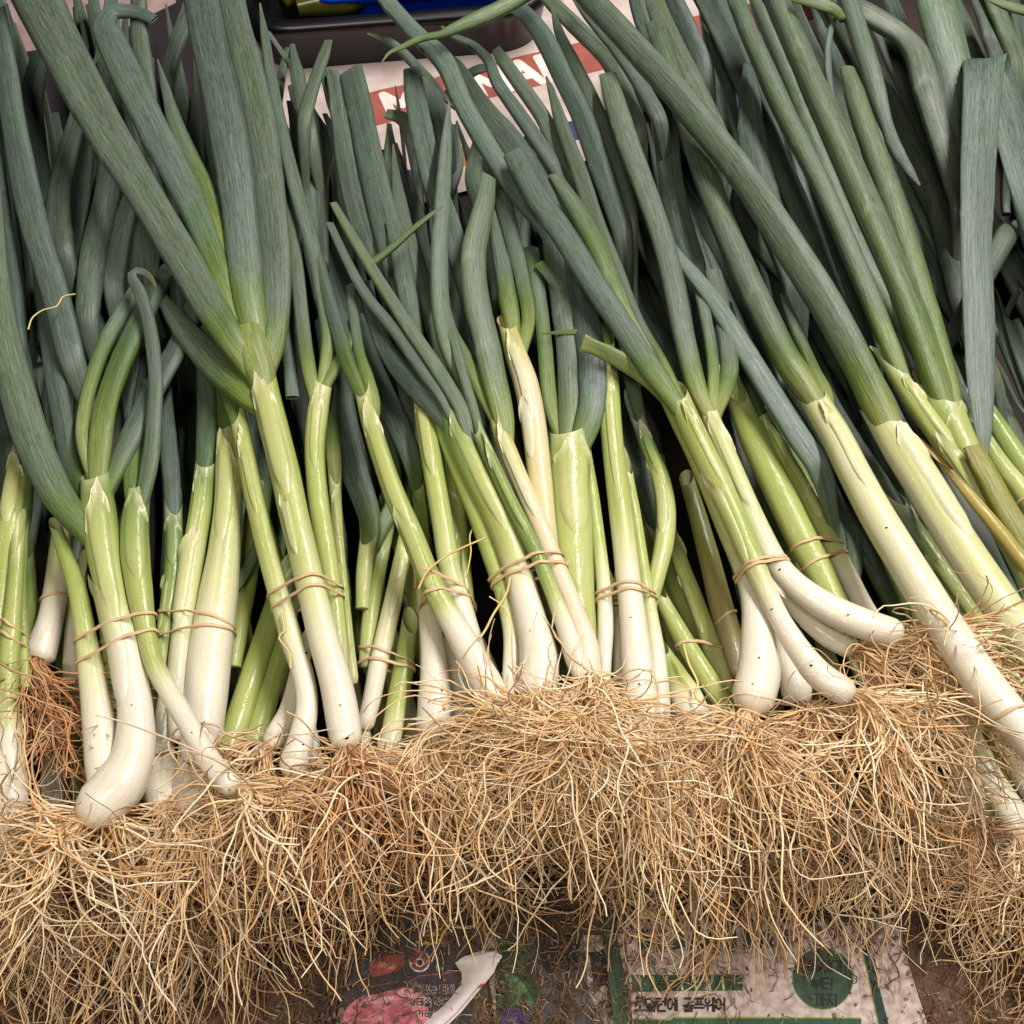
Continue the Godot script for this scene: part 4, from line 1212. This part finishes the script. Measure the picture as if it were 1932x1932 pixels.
	P("K2", "thickest pale shaft at the right edge with a torn white collar below a dark leaf", "172 156", "2040 1350 66 .2,1985 1270 70 .35,1925 1190 75 .4,1860 1100 75 .42,1800 1010 73 .42,1745 920 71 .42,1705 857 70 .5,1683 818 68 .6",
		["160 196 .75;1692 838 60 1.4,1655 760 62 2.2,1620 685 62 2.6,1580 610 62 3,1525 520 62 3,1460 420 59 3,1385 308 55 3,1290 190 52 3,1200 90 50 3,1120 5 46 3,1080 -40 40 3"])
	P("K3", "slim yellow-green shaft right of the thickest pale one, long green leaf above", "142 144", "2010 1180 38 .7,1935 1065 43 .7,1870 965 42 .8,1820 895 41 .95,1770 820 41 1,1725 755 39 1,1700 715 35 1.2",
		["144 166 .85;1706 730 34 1.5,1675 650 36 1.9,1640 560 38 2.3,1590 440 38 2.6,1530 310 38 2.7,1470 190 38 2.7,1415 70 36 2.7,1385 -10 34 2.7"])
	P("K4", "scallion with two long fresh green leaves side by side at the right", "140 142", "1960 1120 46 .9,1900 1000 52 1,1850 910 59 1.1,1812 840 64 1.25,1785 775 66 1.4",
		["147 167 .8;1800 815 44 1.4,1765 715 52 1.8,1725 600 57 2.1,1680 485 58 2.3,1630 370 57 2.4,1578 250 53 2.5,1522 130 49 2.6,1470 10 45 2.7,1450 -40 43 2.7",
		 "145 160 .8;1815 835 34 1.3,1795 740 38 1.7,1765 630 41 2.1,1725 510 45 2.4,1690 400 47 2.6,1650 290 45 2.6,1618 200 41 2.6,1598 130 30 2.7",
		 "142 158 .8;1770 765 30 2,1720 640 34 2.6,1670 560 36 2.8,1620 470 38 2.8,1575 350 38 2.7,1525 225 36 2.7,1470 95 36 2.7,1425 -10 34 2.7"])
	P("K4b", "fresh leaf from the top edge pinched where it bends down to a point", "0", "", ["176 150 .8 1;1590 -30 30 2.4,1602 10 34 2.6,1628 90 36 2.7,1655 175 34 2.7,1676 240 24 2.9,1692 282 26 3,1715 318 18 3,1738 350 4 3"])
	P("K5", "yellowing stalk cut off blunt with a brown top at the right edge", "0", "", ["150 158 .85 1;1990 1100 40 1.1,1932 1015 45 1.1,1890 950 44 1.05,1855 885 43 1.0,1832 840 40 .8"], "", Color(1.0, 0.88, 0.55), "", 0.35)
	P("K6", "withered brown stalk with a dry purple tip lying on a pale shaft", "160 164", "1960 1098 28 .9,1888 1005 27 .9,1838 945 23 .8,1806 905 14 .8,1795 893 20 .8", [], "", Color(0.85, 0.62, 0.40), "", 0.9)
	P("K7", "wide leaf folded double at the top, its front half hanging straight down", "0", "", ["140 150 .16 1;1985 520 66 3.1 128,1950 400 70 3.1 132,1920 290 72 3.1 136,1893 190 74 3.1 140,1872 137 74 3.1 146,1860 118 74 3.1 155,1857 124 73 3.1 164,1855 150 72 3 167,1850 220 68 3 165,1845 330 64 3 162,1843 470 62 3 158,1848 600 60 3 154,1852 720 52 3.1 150,1856 800 36 3.1 147,1860 868 10 3.2 145"])
	P("K8", "widest grey leaf at the top right, standing left of the double fold", "0", "", ["122 160 .5;1850 420 56 3.2,1830 330 62 3,1812 180 70 3,1785 80 74 3,1760 -20 76 3,1750 -60 72 3"])
	P("K9", "leaf kinked sharply back to the left above the open dark gap", "0", "", ["118 152 .6;1850 500 40 3.2,1805 345 46 3.2,1770 235 51 3.1,1745 155 53 3.1,1730 105 48 3,1705 72 42 3,1670 47 46 3,1630 22 46 3,1590 -5 40 3"])
	P("K10", "narrow ribbed leaf rising between the widest grey leaf and the double fold", "0", "", ["112 132 .5;1940 330 40 3,1910 210 44 3,1882 100 42 3,1850 -10 40 3"])
	P("K11", "smooth leaf crossing the top right corner", "0", "", ["118 142 .5;1960 220 40 3,1920 110 42 3,1880 20 38 3,1860 -30 30 3"])
	P("K11b", "light green leaf edge at the very top right corner", "0", "", ["168 172 .5 1;1960 28 20 2,1900 12 20 2,1850 -10 14 2"])
	P("K12", "ribbed leaf slanting the other way beneath the hanging folded one", "0", "", ["128 110 .6;1960 345 38 3.1,1900 440 40 3.1,1870 495 38 3.2,1830 570 34 3.3,1780 660 26 3.4"])
	P("K13", "short rounded leaf end poking in from the right edge", "0", "", ["124 122 .6;1980 800 30 3.1,1925 755 36 3.1,1895 715 32 3.1,1878 684 8 3.2"])
	P("K14", "thin leaf bent in from the right edge above the rounded leaf end", "0", "", ["118 124 .6;1990 720 20 3.1,1935 680 20 3.1,1890 660 14 3.1,1850 650 4 3.2"])
	P("K15", "bright green leaf curling over at the top edge among the fresh leaves", "0", "", ["182 186 .5 1;1592 38 14 2,1578 20 22 1.9,1545 6 24 1.8,1500 -8 24 1.9"])
	P("K15b", "thin green spear hanging just below the bright curled leaf", "0", "", ["176 150 .7 1;1582 22 4 2.4,1568 60 12 2.7,1563 110 13 2.9,1570 180 12 3,1578 230 8 3"])
	P("K16", "pale shaft with its own band entering at the right edge", "118 122", "1990 1020 40 .7,1932 935 42 .8,1890 880 35 1,1860 830 26 1.5", [])
	P("K16b", "dim green shaft above the banded one at the right edge", "104 108", "1990 960 44 1.1,1930 880 44 1.2,1890 820 38 1.5,1860 770 30 2.2", [])
	P("K17", "shaded scallion half covered by the long smooth one, dark leaf above", "116 120", "1965 1350 38 .8,1885 1232 36 1.1,1840 1160 33 1.3,1770 1060 31 1.8,1700 960 30 2.8", ["120 112 .7;1710 975 28 2.8,1650 890 30 3.2,1600 810 28 3.2,1550 720 24 3.2"])
	P("K18", "deep green stalk in the dark gap between the long scallions", "92 96", "1905 1300 32 1.2,1850 1205 36 1.5,1800 1120 34 1.8,1745 1020 30 2.8", [])
	P("K19", "green-edged shaft under the lower end of the long smooth scallion, banded", "118 122", "1990 1550 52 .1,1935 1460 54 .2,1885 1372 46 1,1830 1300 42 1.15,1780 1220 36 1.3", [])
	# --- leaves at the top left whose shafts are hidden
	P("M1", "long dark leaf slanting up to the top left corner", "0", "", ["140 168 .5;165 800 40 2.6,145 720 48 2.9,125 630 51 3,98 530 52 3,68 430 52 3,42 320 52 3,22 210 50 3,5 90 46 3,-5 20 36 3"])
	P("M2", "dark leaf along the left edge under the long slanting one", "0", "", ["128 140 .6;40 770 40 3,25 640 44 3,12 520 44 3,0 400 40 3,-12 300 36 3"])
	P("M3", "shaded leaf right of the long dark slanting one", "0", "", ["114 116 .6;130 580 50 3.2,115 460 48 3.2,112 380 44 3.2,130 290 38 3.2,150 210 30 3.2"])
	P("M4", "soft green leaf in the shadow of the widest one, fading pale at its foot", "0", "", ["108 114 .6;168 720 32 2.2,163 620 42 2.8,178 490 50 3,205 370 48 3,220 280 44 3.2"])
	P("M5", "darker leaf close behind the soft green one", "0", "", ["104 108 .6;205 650 34 2.8,212 540 42 3,228 450 42 3.2,250 370 36 3.2"])
	P("M6", "upright speckled leaf behind the blunt folded one at the top left", "0", "", ["146 174 .6;305 340 36 2.8,290 250 42 2.8,275 150 42 2.8,266 70 38 2.8,260 -20 34 2.8"])
	P("M7", "dark leaf leaning right, behind the pointed one", "0", "", ["114 128 .5;298 240 30 3.2,318 130 32 3.2,345 50 34 3.2,362 0 30 3.2"])
	P("M8", "short leaf folded at the top left in front of pink paper", "0", "", ["150 162 .5;140 45 18 3,156 26 32 3,170 -10 32 3"])
	P("M9", "dark blunt leaf at the back left, left of the long slanting one", "0", "", ["108 112 .6;105 480 40 3.3,78 330 42 3.3,60 200 44 3.2,75 100 36 3.2"])
	# --- leaves at the back and centre whose shafts are hidden
	P("N1", "broad blue-grey leaf with a square-cut tip before the white newspaper", "0", "", ["122 136 .45;775 650 44 3,760 560 50 3,740 465 53 3.1,715 365 53 3.1,690 260 53 3.1,672 180 51 3,661 133 46 3"])
	P("N2", "leaf with a rounded tip just left of the square-cut one", "0", "", ["118 128 .45;745 570 44 3,715 500 46 3,682 420 48 3,660 320 47 3,645 220 42 3,632 150 32 3,626 134 22 3"])
	P("N3", "wide leaf with a chipped blunt tip under the hooked one", "0", "", ["130 142 .5;908 620 40 3,880 530 43 3,848 430 45 3,815 340 45 3,795 250 43 3,783 180 40 3,777 132 32 3"])
	P("N4", "tall pale leaf tapering to a needle point in the middle", "0", "", ["152 166 .6;925 805 26 2,885 730 33 2.3,850 660 37 2.7,834 580 37 2.9,830 490 35 3,834 400 33 3,840 300 27 3,845 230 14 3,848 185 3 3"])
	P("N5", "narrow dark leaf with a fine tip left of the tall needle-pointed one", "0", "", ["126 128 .6;840 670 34 3,806 570 37 3.1,780 490 37 3.1,757 390 30 3,746 320 16 3,741 272 3 3"])
	P("N6", "ribbed leaf that bends sharply towards the top and crosses the black crate rim", "0", "", ["150 178 .6;1100 530 30 3,1040 440 35 3,985 375 37 3,940 310 39 3,905 255 39 3,872 195 39 3,850 140 39 3,832 108 42 3,790 68 36 3,755 30 32 3,725 -5 30 3,715 -30 28 3"])
	P("N7", "smooth green leaf alongside the ribbed bent one, twisted dark near its tip", "0", "", ["148 165 .55;1150 560 40 2.7,1100 440 49 2.9,1025 360 53 3,965 275 53 3,915 215 46 3,885 165 34 3.2,862 128 26 3.3,845 110 18 3"])
	P("N8", "slender leaf kinked at the top, pointing back to the crate", "0", "", ["140 156 .7;1130 450 28 3,1080 365 30 3,1030 288 31 3,980 215 29 3,938 155 25 3,920 112 20 3,890 85 18 3,860 70 14 3,835 50 5 3"])
	P("N9", "light olive leaf with a rounded tip over the red lettering", "0", "", ["136 150 .7;1120 430 28 3,1090 350 31 2.7,1055 290 31 2.7,1022 220 29 2.7,978 155 27 2.7,950 115 25 2.6,936 93 18 2.6"])
	P("N10", "dark leaf arching in from the top centre, folded near its tip", "0", "", ["128 162 .5;1200 550 38 3.1,1172 430 41 3.1,1132 310 41 3.1,1098 215 41 3.1,1062 140 39 3,1030 75 37 3,995 30 30 3,965 8 26 3"])
	P("N11", "straight dark leaf with a spear tip right of the arching one", "0", "", ["134 152 .6;1212 520 32 3.1,1182 390 33 3.1,1150 280 33 3.1,1115 190 31 3.1,1080 115 25 3,1055 60 18 3,1040 12 4 3"])
	P("N12", "fresh green spear leaf lying across the top in front of the crate", "0", "", ["198 186 .6 1;1010 -25 34 2.2,950 12 31 2.2,895 38 28 2.3,850 58 20 2.2,832 65 13 2.2,795 72 14 2.1,760 88 10 1.9,735 100 6 1.7,722 118 2 1.5"])
	P("N13", "pale leaf tip pointing left beneath the fresh green spear", "0", "", ["142 150 .6;855 125 26 3,815 102 27 3,775 92 23 3,735 78 16 3,710 68 8 3,692 62 3 3"])
	P("N14", "short dark green spike sticking up right from the middle leaves", "0", "", ["164 178 .8 1;700 499 16 2.6,735 470 15 2.5,780 430 12 2.5,815 402 8 2.5,834 388 3 2.5"])
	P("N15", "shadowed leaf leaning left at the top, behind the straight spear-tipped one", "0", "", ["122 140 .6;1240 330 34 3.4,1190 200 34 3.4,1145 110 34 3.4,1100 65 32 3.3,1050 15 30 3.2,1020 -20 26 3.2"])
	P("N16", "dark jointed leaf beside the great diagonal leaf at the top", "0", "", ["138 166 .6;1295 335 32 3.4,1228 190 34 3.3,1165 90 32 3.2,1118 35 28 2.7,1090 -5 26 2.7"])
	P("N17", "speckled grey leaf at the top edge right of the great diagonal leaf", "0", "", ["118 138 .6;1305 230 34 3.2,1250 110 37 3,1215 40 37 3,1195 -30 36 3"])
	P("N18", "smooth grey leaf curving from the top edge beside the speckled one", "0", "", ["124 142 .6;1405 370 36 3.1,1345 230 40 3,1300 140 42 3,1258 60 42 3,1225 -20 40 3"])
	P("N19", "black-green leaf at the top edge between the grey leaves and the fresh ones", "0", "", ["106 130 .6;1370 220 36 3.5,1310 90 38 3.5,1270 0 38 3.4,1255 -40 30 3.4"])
	P("N20", "pale blunt leaf leaning right before the black crate", "0", "", ["130 144 .7;560 330 30 2.8,572 240 29 2.8,592 160 27 2.8,610 105 25 2.8,619 78 18 2.7"])
	P("N21", "slim leaf with a pointed tip crossing behind the pale blunt one", "0", "", ["120 130 .6;602 350 28 3,580 240 31 3,563 150 29 3,552 85 10 3"])
	P("N22", "narrow leaf with an orange speck, right of the pale blunt one", "0", "", ["114 122 .6;702 430 34 3,660 270 35 3,632 190 31 3,615 132 22 3"])
	P("N23", "finger-thin leaf pointing up left to the black crate", "0", "", ["130 142 .7;580 115 14 3,545 80 17 3,505 48 10 3"])
	P("N24", "short leaf bent down like a hook before the red letter", "0", "", ["108 112 .7;790 340 34 3.2,777 250 32 3.2,757 222 28 3.2,728 214 20 3.1"])
	P("N25", "wide shaded leaf behind the ribbed bent one", "0", "", ["112 120 .6;855 350 42 3.3,832 240 46 3.3,812 180 42 3.3,800 150 28 3.3"])
	P("N26", "tiny upright leaf spike in front of the red band", "0", "", ["100 122 .6;758 285 16 3,752 205 11 3,744 158 2 3"])
	P("N27", "leaf lying crosswise behind the tips under the white newspaper edge", "0", "", ["118 120 .6;770 146 16 3.2,830 138 26 3.2,880 131 24 3.2,925 124 20 3.2"])
	P("N28", "broad shadowed leaf behind the row of fresh green ones", "0", "", ["116 130 .5;1545 650 50 3.4,1490 500 54 3.4,1445 380 56 3.4,1420 270 52 3.4,1412 180 40 3.3,1408 118 14 3.2"])
	P("N29", "dim leaf crossing left of the great diagonal leaf's lower part", "0", "", ["112 128 .5;1360 620 40 3.3,1300 470 46 3.3,1270 360 48 3.2,1255 240 48 3.2,1235 150 40 3.2"])
	P("N30", "dull olive cut-off leaf base sticking out under the long ribbed leaf", "0", "", ["146 150 .7;1150 655 20 2.6,1105 600 24 2.6,1060 545 25 2.5,1030 510 22 2.2,1018 497 20 1.8"])
	P("N31", "tiny green leaf tip lying level beside the torn outer leaf", "0", "", ["150 152 .6 1;1105 628 12 2.4,1080 628 12 2.3,1050 629 8 2.2,1020 630 2 2.0"])
	P("N32", "flat dark green leaf dropped over the golf wear advertisement", "0", "", ["7 9 .12 1;1148 1730 20 2.9,1152 1770 26 2.9,1158 1812 33 2.9,1167 1870 42 2.9,1176 1945 46 2.9"], "", Color(0.62, 0.75, 0.55))
	for s in ["565 330 545 190 34", "600 350 588 205 36", "650 340 612 215 30", "705 360 690 215 30", "540 400 512 130 34", "480 380 470 120 36", "585 420 548 160 30", "760 380 735 232 32", "830 400 860 235 34", "500 300 540 90 26", "920 420 900 250 36", "980 460 1010 270 38", "1060 480 1045 330 34"]:
		var q := (s as String).split_floats(" ")
		var bend := rng.randf_range(-20, 20)
		P("", "dark leaf tip in the crowded back row before the white newspaper", "0", "", ["78 %d .6;%d %d %d 3.3,%d %d %d 3.2,%d %d %d 3.2,%d %d 10 3.2" % [rng.randi_range(92, 108), q[0] + 15, q[1] + 160, q[4], q[0], q[1], q[4] + 4, (q[0] + q[2]) * 0.5 + bend, (q[1] + q[3]) * 0.5, q[4], q[2], q[3]]], "", Color.WHITE, "leaf tips in the back row")
	loose("pale root thread lying on the long dark leaf at the left", "54 622 3 .5,62 600 3 .5,82 585 3 .5,108 578 3 .5,120 560 3 .5,143 555 3 .5", 168, 0.0006, Color(0.9, 0.75, 0.5))
	loose("loose root strung from the centre band down to the pale bulbs", "920 1013 3 .5,880 1030 3 .5,840 1050 3 .5,805 1080 3 .5,790 1110 3 .5", 165, 0.0007, Color(0.9, 0.68, 0.38))
	loose("root thread dangling in the dark gap left of the centre bunch", "895 955 3 .5,898 980 3 .5,886 1010 3 .5,888 1040 3 .5,880 1085 3 .5", 140, 0.0006, Color(0.9, 0.7, 0.4))
	loose("long root thread hanging from the centre band towards the tangled roots", "962 1090 3 .5,955 1120 3 .5,930 1160 3 .5,915 1190 3 .5,904 1205 3 .5", 158, 0.0008, Color(0.9, 0.72, 0.42))
	loose("curly root lying across the diagonal bright green stalk", "1290 1215 3 .5,1300 1250 3 .5,1318 1290 3 .5,1312 1310 3 .5,1330 1330 3 .5,1375 1352 3 .5", 134, 0.0008, Color(0.95, 0.8, 0.5))
	loose("root thread beside the slender scallion's left flank", "530 1155 3 .5,536 1190 3 .5,525 1200 3 .5,545 1230 3 .5,548 1260 3 .5", 150, 0.0007, Color(0.9, 0.72, 0.42))

func bands() -> void:
	band("upper turn of the smooth band round the first full bunch", 147, 1192, 289, 1158, ["A1", "A2", "A3"])
	band("lower turn of the smooth band round the first full bunch", 155, 1232, 294, 1190, ["A1", "A2", "A3"])
	band("upper turn of the twisted band round the thick ribbed shaft", 300, 1144, 446, 1178, ["B1", "B2", "B3"], 0.25)
	band("lower turn of the twisted band round the thick ribbed shaft", 293, 1190, 447, 1186, ["B1", "B2", "B3"], 0.25)
	band("upper turn of the band round the largest scallion", 520, 1108, 632, 1090, ["C1", "C2", "C3"])
	band("lower turn of the band round the largest scallion", 523, 1132, 632, 1108, ["C1", "C2", "C3"])
	band("upper turn of the loose band round the leaning white shaft", 684, 1216, 770, 1240, ["E1", "E2", "E3"], 0.1)
	band("lower turn of the loose band round the leaning white shaft", 684, 1242, 768, 1252, ["E1", "E2", "E3"])
	band("upper turn of the band round the long diagonal scallion", 794, 1097, 888, 1108, ["F1", "F2", "F3", "F5"], 0.1)
	band("lower turn of the band round the long diagonal scallion", 794, 1138, 888, 1120, ["F1", "F2", "F3", "F5"])
	band("upper turn of the band round the centre bunch", 950, 1067, 1042, 1044, ["G0", "G1", "G2", "G3b"], 0.1)
	band("lower turn of the band round the centre bunch", 950, 1081, 1050, 1062, ["G0", "G1", "G2", "G3b"])
	band("upper turn of the doubled band round the straight speckled scallion", 1131, 1104, 1237, 1106, ["H1", "H2", "H3"])
	band("lower turn of the doubled band round the straight speckled scallion", 1132, 1119, 1237, 1116, ["H1", "H2", "H3"], 0.1)
	band("band knotted round the diagonal bright green stalk", 1285, 1217, 1358, 1207, ["I1", "I2"])
	band("band on the dull purplish stalk", 1350, 1172, 1388, 1148, ["I4"])
	band("broad upper turn of the band round the pear bulb's bunch", 1375, 1076, 1483, 1044, ["J1", "J2", "J3"])
	band("lower turn of the band round the pear bulb's bunch", 1376, 1084, 1482, 1052, ["J1", "J2", "J3"])
	band("upper turn of the band round the broad lime stalk", 1481, 1036, 1581, 1012, ["J6", "J7"])
	band("lower turn of the band round the broad lime stalk", 1505, 1076, 1590, 1036, ["J6", "J7"])
	band("twisted band at the lower right corner", 1862, 1380, 1942, 1350, ["K19", "K1"], 0.3)
	band("band on the pale shaft at the right edge", 1909, 946, 1948, 930, ["K16"])
	band("upper turn of the twisted band at the left edge", -6, 1165, 44, 1192, ["L2", "L2b"], 0.3)
	band("lower turn of the twisted band at the left edge", -6, 1190, 44, 1214, ["L2", "L2b"], 0.3)
	band("band on the white shaft with rust-red roots", 84, 1124, 130, 1112, ["L3"])

# leaves of further plants behind, at the top corners
func far_leaves() -> void:
	for k in 46:
		var right := k < 27
		var x := rng.randf_range(1480, 2350) if right else rng.randf_range(-60, 330)
		var y := rng.randf_range(560, 820)
		var x2 := x - rng.randf_range(60, 420) if right else x + rng.randf_range(-140, 60)
		var y2 := rng.randf_range(-240, 20) if right else rng.randf_range(-60, 150)
		if not right: x2 = minf(x2, 300)
		var h := rng.randf_range(52, 92)
		var s := ""
		for q in 6:
			var f := q / 5.0
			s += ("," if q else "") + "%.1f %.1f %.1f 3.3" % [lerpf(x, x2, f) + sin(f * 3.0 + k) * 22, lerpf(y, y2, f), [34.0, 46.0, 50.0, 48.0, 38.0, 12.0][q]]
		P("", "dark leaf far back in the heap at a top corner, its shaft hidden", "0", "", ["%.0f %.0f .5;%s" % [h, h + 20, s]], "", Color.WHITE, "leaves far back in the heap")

# the layers underneath: whole plants of which the photograph shows little but dark leaves in the gaps and roots in front
func buried() -> void:
	for tier in 2:
		var n := 35
		for k in n:
			var x := lerpf(-70, 3150, (k + rng.randf_range(-0.3, 0.3)) / (n - 1.0))
			var y: float = [1465.0, 1580.0][tier] + rng.randf_range(-45, 45)
			if x < 480: y += [90.0, 80.0][tier]
			if x > 1700: y += (x - 1700) * 0.45
			var h: float = [58.0, 28.0][tier] + rng.randf_range(-8, 8)
			var lean := lerpf(0.05, 0.42, clampf(x / 1932.0, 0, 1)) + rng.randfn() * 0.06
			var w := rng.randf_range(40, 62)
			var text := ""
			for q in 6:
				var yy: float = y - [0, 40, 130, 260, 380, 470][q]
				var xx: float = x - (y - yy) * lean + rng.randf_range(-8, 8)
				text += ("," if q else "") + "%.1f %.1f %.1f %.2f" % [xx, yy, w * [0.8, 1.0, 0.8, 0.68, 0.66, 0.6][q], [0.0, 0.0, 0.2, 0.9, 1.2, 2.2][q]]
			var leaves := []
			for l in (3 if tier == 0 else 2):
				var dx := rng.randf_range(-0.22, 0.12)
				var s := ""
				var len := rng.randf_range(700, 1010)
				if x > 620 and x < 1650: len = minf(len, y - 440 - 190 - rng.randf() * 160)
				for q in 7:
					var f := q / 6.0
					var yy: float = y - 440 - len * f
					var xx: float = x - (y - yy) * lean - dx * len * f * 0.8 + sin(f * 3 + l) * 14
					s += ("," if q else "") + "%.1f %.1f %.1f %.2f" % [xx, yy, rng.randf_range(32, 46) * [0.7, 0.95, 1, 1, 0.9, 0.75, 0.12 if l else 0.55][q], [1.8, 2.9, 3.4, 3.5, 3.5, 3.5, 3.5][q]]  # leaves darkened in their colour, so the gaps look deep in shade
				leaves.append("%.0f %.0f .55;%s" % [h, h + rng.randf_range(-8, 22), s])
			var root := "%d %d %d %d %.2f .75 1" % [rng.randi_range(56, 78), rng.randi_range(130, 180) if x < 420 else rng.randi_range(75, 120), rng.randi_range(-110, 110), rng.randi_range(90, 160), rng.randf_range(0.0, 0.6)]
			P("", "scallion buried in the heap, little more than its roots and dark leaves in view", "%.0f %.0f" % [h, h + 4], text, leaves, root, Color.WHITE, "scallions buried under the front bunches")
